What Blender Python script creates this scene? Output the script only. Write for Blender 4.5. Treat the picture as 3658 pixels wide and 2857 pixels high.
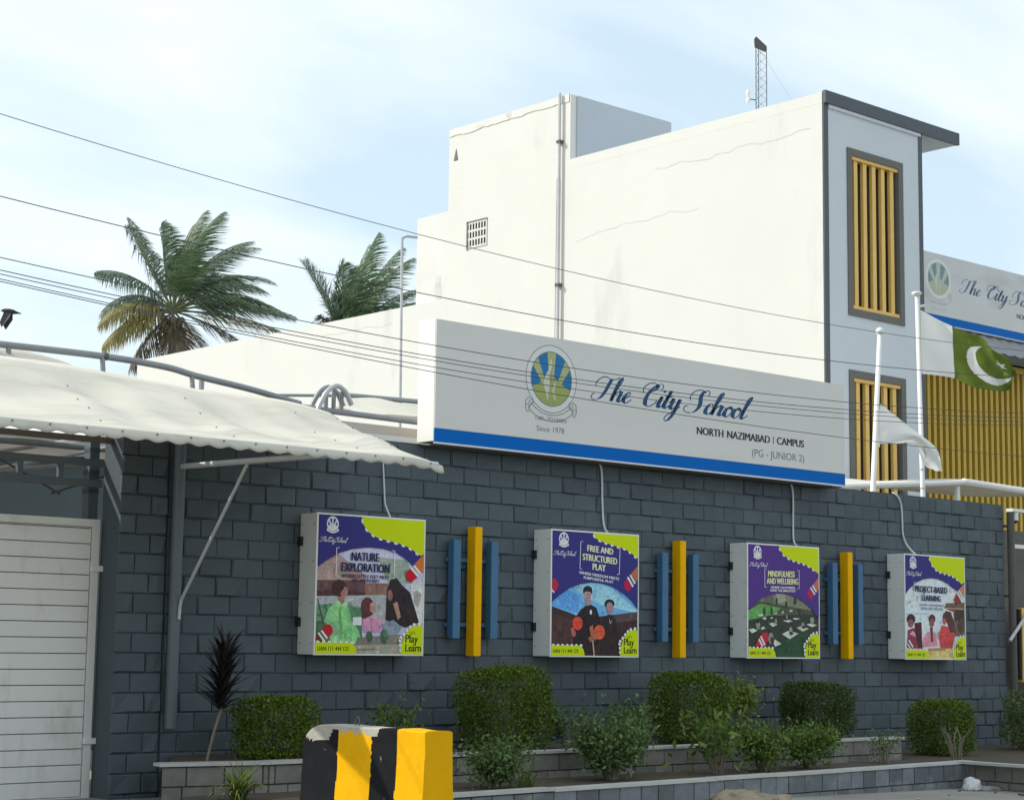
import bpy, bmesh, math, random
from mathutils import Vector, Matrix, noise
from math import sin, cos, pi, radians, sqrt

# ------------------------------------------------------------------ camera, sky, sun, exposure
scene = bpy.context.scene
for o in list(bpy.data.objects): bpy.data.objects.remove(o)
COL = scene.collection
YAW, PIT, ROL = 0.72870659, 0.13107889, 0.01367437
fw = Vector((sin(YAW)*cos(PIT), cos(YAW)*cos(PIT), sin(PIT)))
rt = Vector((cos(YAW), -sin(YAW), 0)); up = rt.cross(fw)
rt2 = rt*cos(ROL)+up*sin(ROL); up2 = up*cos(ROL)-rt*sin(ROL)
cam = bpy.data.objects.new('camera', bpy.data.cameras.new('camera'))
COL.objects.link(cam)
M4 = Matrix((rt2, up2, -fw)).transposed().to_4x4(); M4.translation = Vector((0, -16.599, 1.75))
cam.matrix_world = M4
cam.data.sensor_fit = 'HORIZONTAL'; cam.data.sensor_width = 36; cam.data.lens = 64.91
cam.data.clip_start = .1; cam.data.clip_end = 2000
scene.camera = cam
SUN_EL, SUN_PHI = radians(40), radians(46)         # the sun stands behind the wall, to the left
SUN = Vector((-cos(SUN_PHI)*cos(SUN_EL), sin(SUN_PHI)*cos(SUN_EL), sin(SUN_EL)))
world = bpy.data.worlds.new('World'); scene.world = world; world.use_nodes = True
wt = world.node_tree; wn = wt.nodes; wl = wt.links
for n in list(wn): wn.remove(n)
wout = wn.new('ShaderNodeOutputWorld'); wbg = wn.new('ShaderNodeBackground'); wbg.inputs[1].default_value = 0.15
sky = wn.new('ShaderNodeTexSky'); sky.sky_type = 'NISHITA'; sky.sun_disc = False
sky.sun_elevation = SUN_EL; sky.sun_rotation = math.atan2(SUN.x, SUN.y)
sky.air_density = 1.0; sky.dust_density = 1.3; sky.ozone_density = 1.0
tc = wn.new('ShaderNodeTexCoord'); sx = wn.new('ShaderNodeSeparateXYZ'); wl.new(tc.outputs['Generated'], sx.inputs[0])
zz = wn.new('ShaderNodeMath'); zz.operation = 'ADD'; zz.inputs[1].default_value = .22; wl.new(sx.outputs[2], zz.inputs[0])
dx = wn.new('ShaderNodeMath'); dx.operation = 'DIVIDE'; wl.new(sx.outputs[0], dx.inputs[0]); wl.new(zz.outputs[0], dx.inputs[1])
dy = wn.new('ShaderNodeMath'); dy.operation = 'DIVIDE'; wl.new(sx.outputs[1], dy.inputs[0]); wl.new(zz.outputs[0], dy.inputs[1])
cx = wn.new('ShaderNodeCombineXYZ'); wl.new(dx.outputs[0], cx.inputs[0]); wl.new(dy.outputs[0], cx.inputs[1])
mp = wn.new('ShaderNodeMapping'); wl.new(cx.outputs[0], mp.inputs[0]); mp.inputs['Location'].default_value = (1.2, 3.6, 0); mp.inputs['Scale'].default_value = (1.0, 1.7, 1)
mp.inputs['Rotation'].default_value = (0, 0, radians(25))
nz = wn.new('ShaderNodeTexNoise'); wl.new(mp.outputs[0], nz.inputs['Vector']); nz.inputs['Scale'].default_value = .95; nz.inputs['Detail'].default_value = 5; nz.inputs['Roughness'].default_value = .47; nz.inputs['Distortion'].default_value = .25
rp = wn.new('ShaderNodeValToRGB'); wl.new(nz.outputs['Fac'], rp.inputs[0])
rp.color_ramp.elements[0].position = .42; rp.color_ramp.elements[0].color = (.18, .18, .18, 1)
rp.color_ramp.elements[1].position = .68; rp.color_ramp.elements[1].color = (1, 1, 1, 1)
cm = wn.new('ShaderNodeMix'); cm.data_type = 'RGBA'; wl.new(rp.outputs[0], cm.inputs[0]); cm.inputs[7].default_value = (8.0, 8.3, 8.5, 1)
hz = wn.new('ShaderNodeMix'); hz.data_type = 'RGBA'; hz.inputs[0].default_value = .5; wl.new(sky.outputs[0], hz.inputs[6]); hz.inputs[7].default_value = (5.4, 7.2, 8.0, 1); wl.new(hz.outputs[2], cm.inputs[6])
wl.new(cm.outputs[2], wbg.inputs[0]); wl.new(wbg.outputs[0], wout.inputs[0])
sl = bpy.data.lights.new('sun', 'SUN'); sl.energy = 3.9; sl.angle = radians(.53); sl.color = (1, .95, .86)
so = bpy.data.objects.new('sun', sl); COL.objects.link(so); so.rotation_euler = SUN.to_track_quat('Z', 'Y').to_euler()
scene.view_settings.view_transform = 'Standard'; scene.view_settings.look = 'None'
scene.view_settings.exposure = 0.0; scene.view_settings.gamma = 1.0; scene.view_settings.use_curve_mapping = False

# ------------------------------------------------------------------ helpers
def s2l(c): return tuple((v/255/12.92 if v/255 <= .04045 else ((v/255+.055)/1.055)**2.4) for v in c)
MATS = {}
def mat(name, rgb, rough=.65, var=.12, scale=2.5, bump=0., bscale=25., metal=0., spec=.3, island=0., objr=0., stain=None, trans=0., sheen=0.):
    if name in MATS: return MATS[name]
    m = bpy.data.materials.new(name); m.use_nodes = True; nt = m.node_tree; N = nt.nodes; L = nt.links
    b = N['Principled BSDF']; b.inputs['Roughness'].default_value = rough; b.inputs['Metallic'].default_value = metal
    b.inputs['Specular IOR Level'].default_value = spec
    col = None
    base = N.new('ShaderNodeRGB'); base.outputs[0].default_value = (*rgb, 1); col = base.outputs[0]
    def mul(col, fac_socket, lo, hi):
        mr = N.new('ShaderNodeMapRange'); L.new(fac_socket, mr.inputs[0]); mr.inputs[1].default_value = 0; mr.inputs[2].default_value = 1
        mr.inputs[3].default_value = lo; mr.inputs[4].default_value = hi
        vm = N.new('ShaderNodeVectorMath'); vm.operation = 'SCALE'; L.new(col, vm.inputs[0]); L.new(mr.outputs[0], vm.inputs['Scale'])
        return vm.outputs[0]
    tcn = N.new('ShaderNodeTexCoord')
    if var > 0:
        n = N.new('ShaderNodeTexNoise'); L.new(tcn.outputs['Object'], n.inputs['Vector']); n.inputs['Scale'].default_value = scale
        n.inputs['Detail'].default_value = 8; n.inputs['Roughness'].default_value = .62
        col = mul(col, n.outputs['Fac'], 1-2*var, 1+2*var)
    if island > 0:
        g = N.new('ShaderNodeNewGeometry'); col = mul(col, g.outputs['Random Per Island'], 1-island, 1+island)
    if objr > 0:
        oi = N.new('ShaderNodeObjectInfo'); col = mul(col, oi.outputs['Random'], 1-objr, 1+objr)
    if stain:
        srgb, ssc, lo, hi, amt = stain
        n2 = N.new('ShaderNodeTexNoise'); n2.inputs['Scale'].default_value = 1; n2.inputs['Detail'].default_value = 9; n2.inputs['Roughness'].default_value = .6
        mpn = N.new('ShaderNodeMapping'); mpn.inputs['Scale'].default_value = ssc; L.new(tcn.outputs['Object'], mpn.inputs[0]); L.new(mpn.outputs[0], n2.inputs['Vector'])
        mr = N.new('ShaderNodeMapRange'); L.new(n2.outputs['Fac'], mr.inputs[0]); mr.inputs[1].default_value = lo; mr.inputs[2].default_value = hi; mr.inputs[3].default_value = 0; mr.inputs[4].default_value = amt
        mx = N.new('ShaderNodeMix'); mx.data_type = 'RGBA'; L.new(mr.outputs[0], mx.inputs[0]); L.new(col, mx.inputs[6]); mx.inputs[7].default_value = (*srgb, 1)
        col = mx.outputs[2]
    L.new(col, b.inputs['Base Color'])
    if bump > 0:
        n3 = N.new('ShaderNodeTexNoise'); L.new(tcn.outputs['Object'], n3.inputs['Vector']); n3.inputs['Scale'].default_value = bscale; n3.inputs['Detail'].default_value = 6
        bp = N.new('ShaderNodeBump'); bp.inputs['Strength'].default_value = min(1, bump*10); bp.inputs['Distance'].default_value = bump; L.new(n3.outputs['Fac'], bp.inputs['Height']); L.new(bp.outputs[0], b.inputs['Normal'])
    if trans > 0:
        tr = N.new('ShaderNodeBsdfTranslucent'); L.new(col, tr.inputs[0]); ms = N.new('ShaderNodeMixShader'); ms.inputs[0].default_value = trans
        out = N['Material Output']; L.new(b.outputs[0], ms.inputs[1]); L.new(tr.outputs[0], ms.inputs[2]); L.new(ms.outputs[0], out.inputs[0])
    MATS[name] = m
    return m

class MB:
    """collects geometry and links it as one mesh object"""
    def __init__(s): s.v = []; s.f = []; s.mi = []; s.cur = 0
    def add(s, vs, fs):
        k = len(s.v); s.v += [tuple(p) for p in vs]
        for f in fs: s.f.append(tuple(i+k for i in f)); s.mi.append(s.cur)
        return s
    def box(s, x0, x1, y0, y1, z0, z1, bev=0):
        if bev:
            b = bev; vs = []; 
            bm = bmesh.new(); bmesh.ops.create_cube(bm, size=1)
            for p in bm.verts: p.co = Vector((x0 if p.co.x < 0 else x1, y0 if p.co.y < 0 else y1, z0 if p.co.z < 0 else z1))
            bmesh.ops.bevel(bm, geom=bm.edges[:], offset=b, segments=1, affect='EDGES', profile=.5)
            bm.verts.index_update(); s.add([p.co for p in bm.verts], [[p.index for p in f.verts] for f in bm.faces]); bm.free(); return s
        return s.add([(x0,y0,z0),(x1,y0,z0),(x1,y1,z0),(x0,y1,z0),(x0,y0,z1),(x1,y0,z1),(x1,y1,z1),(x0,y1,z1)],
                     [(0,3,2,1),(4,5,6,7),(0,1,5,4),(1,2,6,5),(2,3,7,6),(3,0,4,7)])
    def tube(s, pts, r, n=10, cap=True):
        pts = [Vector(p) for p in pts]; m = len(pts)
        rs = r if isinstance(r, (list, tuple)) else [r]*m
        vs = []; prev = None
        for i, p in enumerate(pts):
            t = (pts[min(i+1,m-1)]-pts[max(i-1,0)]).normalized()
            a = Vector((0,0,1)) if abs(t.z) < .9 else Vector((1,0,0))
            if prev is not None: a = prev
            b = (a-t*a.dot(t)).normalized(); prev = b; c = t.cross(b)
            for j in range(n): vs.append(p+(b*cos(2*pi*j/n)+c*sin(2*pi*j/n))*rs[i])
        fs = [(i*n+j, i*n+(j+1)%n, (i+1)*n+(j+1)%n, (i+1)*n+j) for i in range(m-1) for j in range(n)]
        if cap: fs += [tuple(range(n))[::-1], tuple((m-1)*n+j for j in range(n))]
        return s.add(vs, fs)
    def prism(s, poly, a0, a1, axis='y'):
        """poly in the two other axes, extruded along axis"""
        n = len(poly)
        def P(p, a): return (p[0], a, p[1]) if axis == 'y' else ((a, p[0], p[1]) if axis == 'x' else (p[0], p[1], a))
        return s.add([P(p, a0) for p in poly]+[P(p, a1) for p in poly], [tuple(range(n)), tuple(range(2*n-1, n-1, -1))]+[(i, i+n, (i+1) % n+n, (i+1) % n) for i in range(n)])
    def sphere(s, c, r, nu=12, nv=8):
        r = (r, r, r) if not isinstance(r, (tuple, list)) else r
        vs = [(c[0]+r[0]*sin(pi*i/nv)*cos(2*pi*j/nu), c[1]+r[1]*sin(pi*i/nv)*sin(2*pi*j/nu), c[2]+r[2]*cos(pi*i/nv)) for i in range(nv+1) for j in range(nu)]
        return s.add(vs, [(i*nu+j, (i+1)*nu+j, (i+1)*nu+(j+1) % nu, i*nu+(j+1) % nu) for i in range(nv) for j in range(nu)])
    def mesh(s, name, mats, smooth=False):
        me = bpy.data.meshes.new(name); me.from_pydata(s.v, [], s.f)
        if not isinstance(mats, (list, tuple)): mats = [mats]
        for m in mats: me.materials.append(m)
        if len(mats) > 1: me.polygons.foreach_set('material_index', s.mi)
        if smooth: me.polygons.foreach_set('use_smooth', [True]*len(me.polygons))
        me.update(); return me
    def build(s, name, mats, parent=None, smooth=False):
        return obj(name, s.mesh(name, mats, smooth), parent)
def obj(name, me, parent=None):
    o = bpy.data.objects.new(name, me); COL.objects.link(o)
    if parent: 
        o.parent = parent; o.matrix_parent_inverse = Matrix.Translation(-parent.location) if parent.type == 'EMPTY' and parent.parent is None else Matrix()
    return o
def tag(o, label, cat, group=None):
    o['label'] = label; o['category'] = cat
    if group: o['group'] = group
    return o
def thing(name, label, cat, loc=(0,0,0), group=None):
    o = bpy.data.objects.new(name, None); COL.objects.link(o); o.location = loc; o.empty_display_size = .2
    return tag(o, label, cat, group)
def struct(name, mb, m, smooth=False):
    o = mb.build(name, m, None, smooth); o['kind'] = 'structure'; return o
def spline(pts, n):
    """Catmull-Rom through pts"""
    pts = [Vector(p) for p in pts]; out = []
    P = [pts[0]*2-pts[1]]+pts+[pts[-1]*2-pts[-2]]
    for i in range(1, len(P)-2):
        for k in range(n):
            t = k/n; a, b, c, d = P[i-1], P[i], P[i+1], P[i+2]
            out.append(.5*((2*b)+(c-a)*t+(2*a-5*b+4*c-d)*t*t+(3*b-a-3*c+d)*t**3))
    return out+[pts[-1]]
def text_geo(s, bold=0.):
    cu = bpy.data.curves.new('t', 'FONT'); cu.body = s; cu.size = 1; cu.offset = bold; cu.resolution_u = 4
    ob = bpy.data.objects.new('t', cu); COL.objects.link(ob)
    dg = bpy.context.evaluated_depsgraph_get(); me = bpy.data.meshes.new_from_object(ob.evaluated_get(dg))
    vs = [p.co.copy() for p in me.vertices]; fs = [tuple(p.vertices) for p in me.polygons]
    bpy.data.objects.remove(ob); bpy.data.curves.remove(cu); bpy.data.meshes.remove(me)
    x0 = min(v.x for v in vs); x1 = max(v.x for v in vs)
    return [(v.x-x0, v.y) for v in vs], fs, x1-x0
CAPH = None
TEXTS = {}
def text(s, bold=0.):
    if (s, bold) not in TEXTS: TEXTS[(s, bold)] = text_geo(s, bold)
    return TEXTS[(s, bold)]

class Print:
    """flat print on a face that looks towards -Y; layers lie 1 mm apart"""
    def __init__(s, x0, y, z1, w, h): s.o = (x0, y, z1, w, h); s.mb = MB(); s.layer = 0; s.mats = []; 
    def _m(s, m):
        if m not in s.mats: s.mats.append(m)
        s.mb.cur = s.mats.index(m)
    def P(s, u, v): x0, y, z1, w, h = s.o; return (x0+u*w, y-.0008-.00014*s.layer, z1-v*h)
    def poly(s, m, pts, step=True):
        s._m(m)
        if step: s.layer += 1
        pts = [p for i, p in enumerate(pts) if p != pts[i-1]]
        s.mb.add([s.P(*p) for p in pts], [tuple(range(len(pts)))])
    def ell(s, m, cx, cy, rx, ry, n=28, step=True): s.poly(m, [(cx+rx*cos(2*pi*i/n), cy+ry*sin(2*pi*i/n)) for i in range(n)], step)
    def ring(s, m, cx, cy, rx, ry, wx, wy, n=48, step=True):
        s._m(m)
        if step: s.layer += 1
        vs = [s.P(cx+(rx+d*wx)*cos(2*pi*i/n), cy+(ry+d*wy)*sin(2*pi*i/n)) for d in (0, -1) for i in range(n)]
        s.mb.add(vs, [(i, (i+1) % n, n+(i+1) % n, n+i) for i in range(n)])
    def line(s, m, pts, wu, step=True, closed=False):
        x0, y, z1, w, h = s.o; s._m(m)
        if step: s.layer += 1
        n = len(pts); vs = []
        for i in range(n):
            a = pts[max(i-1, 0)]; b = pts[min(i+1, n-1)]; dx_, dy_ = (b[0]-a[0])*w, (b[1]-a[1])*h; l = math.hypot(dx_, dy_) or 1
            nx_, ny_ = -dy_/l*wu*.5, dx_/l*wu*.5
            vs += [s.P(pts[i][0]+nx_/w, pts[i][1]+ny_/h), s.P(pts[i][0]-nx_/w, pts[i][1]-ny_/h)]
        s.mb.add(vs, [(2*i, 2*i+1, 2*i+3, 2*i+2) for i in range(n-1)])
    def text(s, m, st, u0, u1, vb, ch, bold=0., slope=0., step=True):
        """st from u0 to u1 on the baseline vb with capital height ch (all in face units)"""
        s._m(m)
        if step: s.layer += 1
        vs, fs, w = text(st)
        k = (u1-u0)/(w+2*bold); cap = .69
        for d in ((-1, -.33, .33, 1) if bold else (0,)):
            s.mb.add([s.P(u0+(x+bold+d*bold)*k-slope*.3*z/cap*ch, vb-z/cap*ch+slope*x*k) for x, z in vs], fs); s.layer += 1
    def build(s, name, parent): return s.mb.build(name, s.mats, parent)

# copperplate lettering: strokes drawn with a pointed pen (thick going down, thin going up)
SCRIPT = {
 'T': (1.05, [[(-.75,1.15),(-.8,1.55),(-.5,1.95),(-.1,2.02),(.3,1.88),(.75,1.95),(.95,2.15)], [(.35,1.9),(.28,1.2),(.2,.6),(0,.12),(-.4,-.05),(-.72,.12),(-.72,.42),(-.55,.45)]]),
 'C': (1.15, [[(-.35,1.1),(-.5,1.55),(-.25,2.0),(.2,2.1),(.55,1.9),(.45,1.5),(.15,1.25)], [(.95,1.55),(.98,1.9),(.75,2.12),(.4,1.9),(.12,1.4),(.02,.7),(.2,.1),(.55,0),(.9,.35),(.95,.6)]]),
 'S': (1.2, [[(-.35,1.05),(-.5,1.5),(-.25,1.98),(.25,2.1),(.6,1.9)], [(.92,1.62),(.92,1.98),(.66,2.14),(.38,1.92),(.36,1.45),(.52,.95),(.55,.45),(.28,.02),(-.2,-.06),(-.55,.14),(-.56,.46),(-.36,.5)]]),
 'h': (.98, [[(-.1,.3),(.12,1.1),(.28,1.9),(.2,2.15),(.06,1.9),(0,1.0),(0,0)], [(0,.1),(.2,.75),(.45,1.0),(.58,.8),(.56,.2),(.68,0),(.98,.35)]]),
 'e': (.68, [[(-.1,.3),(.25,.5),(.42,.82),(.3,1.0),(.08,.75),(.02,.3),(.2,0),(.45,.1),(.7,.38)]]),
 'i': (.5, [[(-.1,.35),(.05,.75),(.1,1.0),(.07,.3),(.18,0),(.5,.36)], 'dot']),
 't': (.52, [[(-.1,.35),(.08,1.0),(.14,1.65),(.08,.9),(.06,.25),(.2,0),(.52,.36)], [(-.18,1.1),(.1,1.08),(.42,1.14)]]),
 'y': (.85, [[(-.1,.55),(.05,1.0),(.1,.6),(.1,.2),(.25,0),(.5,.35),(.6,1.0)], [(.62,1.0),(.6,.2),(.52,-.6),(.3,-1.05),(.05,-.95),(.05,-.65),(.4,-.2),(.88,.36)]]),
 'c': (.64, [[(.42,.75),(.38,.98),(.15,.95),(0,.5),(.08,.1),(.28,0),(.65,.38)]]),
 'o': (.74, [[(.32,1.0),(.08,.8),(0,.4),(.12,.03),(.34,.02),(.54,.35),(.52,.8),(.32,1.0),(.36,.75),(.74,.72)]]),
 'l': (.55, [[(-.05,.4),(.2,1.2),(.32,1.95),(.24,2.15),(.1,1.8),(.05,.8),(.06,.15),(.2,0),(.55,.4)]]),
 ' ': (.75, []), '_': (.4, []),
}
def script_strokes(st):
    x = 0; out = []
    for ch in st:
        adv, strokes = SCRIPT[ch]
        for k in strokes:
            if k == 'dot': out.append(('d', x+.12, 1.5)); continue
            pts = spline([(x+p[0], p[1], 0) for p in k], 6)
            out.append(('s', [(p.x, p.y) for p in pts]))
        x += adv
    return out, x
def script(pr, m, st, u0, u1, vb, cap, thick=.26, thin=.06, slope=0.):
    """writes st between u0 and u1 (cap = height of the capitals), in face units"""
    pr._m(m); pr.layer += 1
    out, w = script_strokes(st); sl = .42
    kx = (u1-u0)/(w+sl*1.4); ky = cap/2.1
    aspect = pr.o[3]*kx/(pr.o[4]*ky)
    for st_ in out:
        if st_[0] == 'd':
            _, x, y = st_; pts = [(x+.13*cos(a*pi/4), y+.13*sin(a*pi/4)) for a in range(8)]
            pr.mb.add([pr.P(u0+(px+.7+sl*py)*kx, vb-py*ky) for px, py in pts], [tuple(range(8))]); continue
        p = st_[1]; n = len(p); vs = []
        for i in range(n):
            a = p[max(i-1, 0)]; b = p[min(i+1, n-1)]; ddx, ddy = b[0]-a[0]+sl*(b[1]-a[1])*1.0, b[1]-a[1]; l = math.hypot(ddx, ddy) or 1
            dn = max(0, -ddy/l); wd = thin+(thick-thin)*dn**1.5
            vs += [pr.P(u0+(p[i][0]+.7+sl*p[i][1]+sgn*wd*.5*(.92 if dn > .2 else -ddy/l))*kx, vb-(p[i][1]+sgn*(0 if dn > .2 else wd*.5*ddx/l))*ky) for sgn in (-1, 1)]
        pr.mb.add(vs, [(2*i, 2*i+1, 2*i+3, 2*i+2) for i in range(n-1)])

def in_poly(x, y, P):
    c = False
    for (x0, y0), (x1, y1) in zip(P, P[1:]+P[:1]):
        if (y0 > y) != (y1 > y) and x < (x1-x0)*(y-y0)/(y1-y0)+x0: c = not c
    return c

# ------------------------------------------------------------------ materials
R = random.Random(7)
m_block = mat('painted block', (.084, .107, .120), .62, .14, 4, .012, 16, objr=.12, island=.06, spec=.25, stain=((.15, .165, .17), (1.5, 1.5, .6), .56, .80, .5))
m_blockstuff = mat('painted block courses', (.084, .107, .120), .62, .14, 4, .012, 16, island=.14, spec=.25, stain=((.15, .165, .17), (1.5, 1.5, .6), .56, .80, .5))
m_core = mat('painted wall core', (.075, .094, .106), .75, .08, 4, .003, 30)
m_greypaint = mat('grey paint', (.12, .145, .165), .45, .06, 3, spec=.4)
m_plaster = mat('white plaster', (.685, .683, .635), .85, .025, .8, .004, 9, stain=((.44, .43, .395), (.9, .75, .25), .58, .82, .65))
m_plasterold = mat('old white plaster', (.70, .695, .65), .9, .06, 1.5, .02, 5, stain=((.34, .33, .30), (1.6, 1.6, .9), .60, .72, .7))
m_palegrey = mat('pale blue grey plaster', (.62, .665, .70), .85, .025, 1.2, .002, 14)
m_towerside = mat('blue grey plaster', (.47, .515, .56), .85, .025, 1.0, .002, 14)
m_trim = mat('slate trim paint', (.10, .115, .13), .6, .06, 3)
m_frame = mat('grey window surround', (.155, .155, .14), .7, .06, 4, .001, 40)
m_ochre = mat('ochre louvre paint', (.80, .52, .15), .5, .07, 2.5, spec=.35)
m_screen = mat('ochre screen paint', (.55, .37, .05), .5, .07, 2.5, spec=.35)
m_dark = mat('dark interior', (.03, .028, .025), .9, .1, 2)
m_signwhite = mat('sign face vinyl', (.70, .685, .645), .38, .02, 1.3, spec=.4, stain=((.55, .53, .50), (.5, .5, 2.5), .56, .8, .35))
m_signside = mat('sign cabinet paint', (.82, .80, .74), .45, .03, 2)
m_signblue = mat('sign blue vinyl', (.0, .135, .50), .5, .04, 2, spec=.08)
m_alu = mat('aluminium edge', (.55, .56, .57), .35, .05, 6, metal=.7)
m_whitepaint = mat('white enamel', (.78, .77, .73), .4, .04, 3, spec=.4)
m_gate = mat('white gate paint', (.75, .735, .69), .42, .05, 1.4, spec=.4, stain=((.36, .33, .28), (3, 3, .9), .53, .74, .55))
m_boxside = mat('grey white sheet metal', (.80, .81, .77), .42, .04, 2.2, spec=.4, stain=((.36, .35, .32), (5, 5, 2), .62, .76, .5))
m_fabric = mat('awning fabric', (.70, .675, .59), .8, .05, 1.6, .004, 6, trans=.22, stain=((.42, .39, .32), (1.0, 2.2, 2.2), .50, .75, .5))
m_innerfabric = mat('yard awning fabric', (.60, .56, .50), .85, .05, 1.6, trans=.15)
m_pipe = mat('galvanised pipe', (.27, .285, .30), .5, .10, 5, metal=.25, spec=.4)
m_pipelight = mat('light grey pipe', (.52, .53, .53), .45, .10, 6, metal=.15)
m_steel = mat('dark steel', (.11, .105, .10), .6, .12, 6)
m_coping = mat('pale stone coping', (.46, .455, .43), .65, .12, 4, .003, 30, objr=.08)
m_tile = mat('grey slate tile', (.15, .165, .18), .62, .20, 7, .004, 26, objr=.28, stain=((.32, .32, .31), (3, 3, 6), .52, .75, .7))
m_tile2 = mat('brown grey stone tile', (.19, .18, .16), .7, .20, 6, .005, 24, objr=.22, stain=((.30, .29, .26), (3, 3, 6), .52, .75, .6))
m_soil = mat('planter soil', (.085, .070, .052), .95, .25, 9, .02, 18)
m_concrete = mat('bare concrete', (.38, .355, .30), .9, .14, 9, .012, 26)
m_ground = mat('dusty pavement', (.30, .285, .25), .9, .10, .9, .006, 24, stain=((.14, .135, .125), (.5, .5, .5), .50, .72, .6))
m_yellow = mat('barrier yellow', (.74, .385, .0), .6, .08, 5, .003, 22, spec=.1, stain=((.30, .17, .02), (7, 7, 3), .66, .74, .7))
m_black = mat('barrier black', (.010, .011, .013), .65, .15, 6, .003, 22, spec=.08, stain=((.25, .24, .22), (8, 8, 8), .68, .72, .8))
m_blue = mat('blue bar paint', (.055, .155, .285), .5, .10, 4, spec=.35)
m_blue2 = mat('shaded blue bar side', (.03, .10, .20), .5, .1, 4)  # bar blue again with the side's shade put into the colour; unused
m_amber = mat('amber bar paint', (.90, .46, .0), .6, .06, 4, spec=.1)
m_amber2 = mat('weathered amber bar side', (.30, .24, .13), .6, .12, 6)
m_cable = mat('black cable', (.055, .06, .075), .6, 0)
m_conduit = mat('white conduit', (.62, .64, .65), .5, .05, 5)
m_rubber = mat('dark fixing', (.03, .03, .032), .6, 0)
m_leafdark = mat('hedge leaf', (.115, .175, .022), .55, 0, island=.6, spec=.12, trans=.25)
m_leaf = mat('shrub leaf', (.125, .195, .042), .5, 0, island=.5, spec=.2, trans=.28)
m_leafgrey = mat('grey green leaf', (.115, .180, .062), .55, 0, island=.5, spec=.2, trans=.25)
m_leaflime = mat('lime leaf', (.19, .25, .035), .5, 0, island=.4, spec=.35, trans=.3)
m_leafpurple = mat('purple strap leaf', (.022, .018, .020), .45, 0, island=.4, spec=.4)
m_blade = mat('striped grass blade', (.14, .19, .045), .5, 0, island=.5, spec=.35, trans=.3)
m_twig = mat('twig bark', (.20, .165, .115), .85, .15, 12)
m_palmgreen = mat('palm leaflet', (.105, .175, .085), .42, 0, island=.4, spec=.4, trans=.4)
m_palmblue = mat('palm leaflet glaucous', (.16, .225, .16), .38, 0, island=.4, spec=.5, trans=.4)
m_palmdry = mat('dry palm leaflet', (.30, .27, .10), .55, 0, island=.35, trans=.3)
m_palmdead = mat('dead palm leaflet', (.17, .14, .095), .7, 0, island=.4, trans=.15)
m_rachis = mat('palm rachis', (.16, .19, .08), .5, .1, 3)
m_trunk = mat('palm trunk', (.20, .175, .145), .9, .2, 5, .02, 14)

# ------------------------------------------------------------------ ground
def gz(x): return max(0., min(.16, .017*(20.5-x)))
xs = [-400, -150, -60, -25, -5]+[i*.75 for i in range(-4, 54)]+[45, 60, 90, 150, 300, 500]
ys = [-400, -150, -60, -30, -20, -14, -10, -7, -5, -3.5, -2, 0, 3, 8, 20, 60, 150, 500]
g = MB(); vs = [(x, y, gz(x)) for y in ys for x in xs]; n = len(xs)
g.add(vs, [(j*n+i, j*n+i+1, (j+1)*n+i+1, (j+1)*n+i) for j in range(len(ys)-1) for i in range(n-1)])
struct('ground', g, m_ground, True)
rd = MB(); vs = [(x, y, gz(x)+.006) for y in (-20.5, -14, -7.6) for x in xs]  # dark asphalt out of view, added so less light bounces onto the wall
rd.add(vs, [(j*n+i, j*n+i+1, (j+1)*n+i+1, (j+1)*n+i) for j in range(2) for i in range(n-1)])
struct('unseen_road', rd, mat('asphalt', (.06, .06, .06), .9, .15, 3, .006, 40), True)

# ------------------------------------------------------------------ boundary wall of painted blocks
def block_mesh(w, h, kind, rnd):
    us = [0, .035, .5+rnd.uniform(-.12, .12), .965, 1]; vv = [0, .07, .93, 1]
    vs = []
    for j, v in enumerate(vv):
        for i, u in enumerate(us):
            edge = i in (0, 4) or j in (0, 3)
            y = .003 if edge else -.004+rnd.uniform(-.003, .003)+(rnd.uniform(-.022, .006) if kind else 0)
            vs.append((u*w+(0 if edge else rnd.uniform(-.006, .006)), y, v*h+(0 if edge else rnd.uniform(-.006, .006))))
    fs = [(j*5+i, j*5+i+1, j*5+i+6, j*5+i+5) for j in range(3) for i in range(4)]
    per = [0,1,2,3,4,9,14,19,18,17,16,15,10,5]; k = len(vs)
    vs += [(vs[p][0], .03, vs[p][2]) for p in per]
    L_ = len(per); fs += [(per[i], k+i, k+(i+1) % L_, per[(i+1) % L_]) for i in range(L_)]
    return vs, fs
WALLX0, WALLX1, CH = 10.07, 25.28, .2
wall = thing('boundary_wall', 'long slate grey painted block wall carrying the white school sign', 'wall', (17.6, .1, 0))
MB().box(WALLX0, WALLX1, .014, .22, 0, 4.0).build('core', m_core, wall)
cp = MB(); cp.box(WALLX0, WALLX1, .004, .23, 4.0, 4.03); cp.build('top_course', m_block, wall)
rb = random.Random(3)
variants = {}
def variant(w, h):
    key = (round(w, 3), round(h, 3)); lst = variants.setdefault(key, [])
    if len(lst) < 10:
        b = MB(); b.add(*block_mesh(w, h, len(lst) % 2 == 1, rb)); lst.append((b.mesh('block', m_block), b.v, b.f))
    return rb.choice(lst) if len(lst) >= 10 else lst[-1]
cells = []
for r in range(20):
    z = .004+r*CH; off = (.2 if r % 2 else 0)+rb.uniform(-.012, .012)
    x = WALLX0-off+.0
    while x < WALLX1-.03:
        a = max(x, WALLX0); b = min(x+.4, WALLX1)
        if b-a > .05: cells.append((a, b, z))
        x += .4
def hidden(a, b, z):
    for bx in (11.73, 15.19, 18.76, 22.22):
        if a > bx-.05 and b < bx+1.75 and z > 1.62 and z < 2.9: return True
    return z < .45
vis = sorted([c for c in cells if not hidden(*c)], key=lambda c: c[0])
single = set(vis[:300]); rest = MB()
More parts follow.
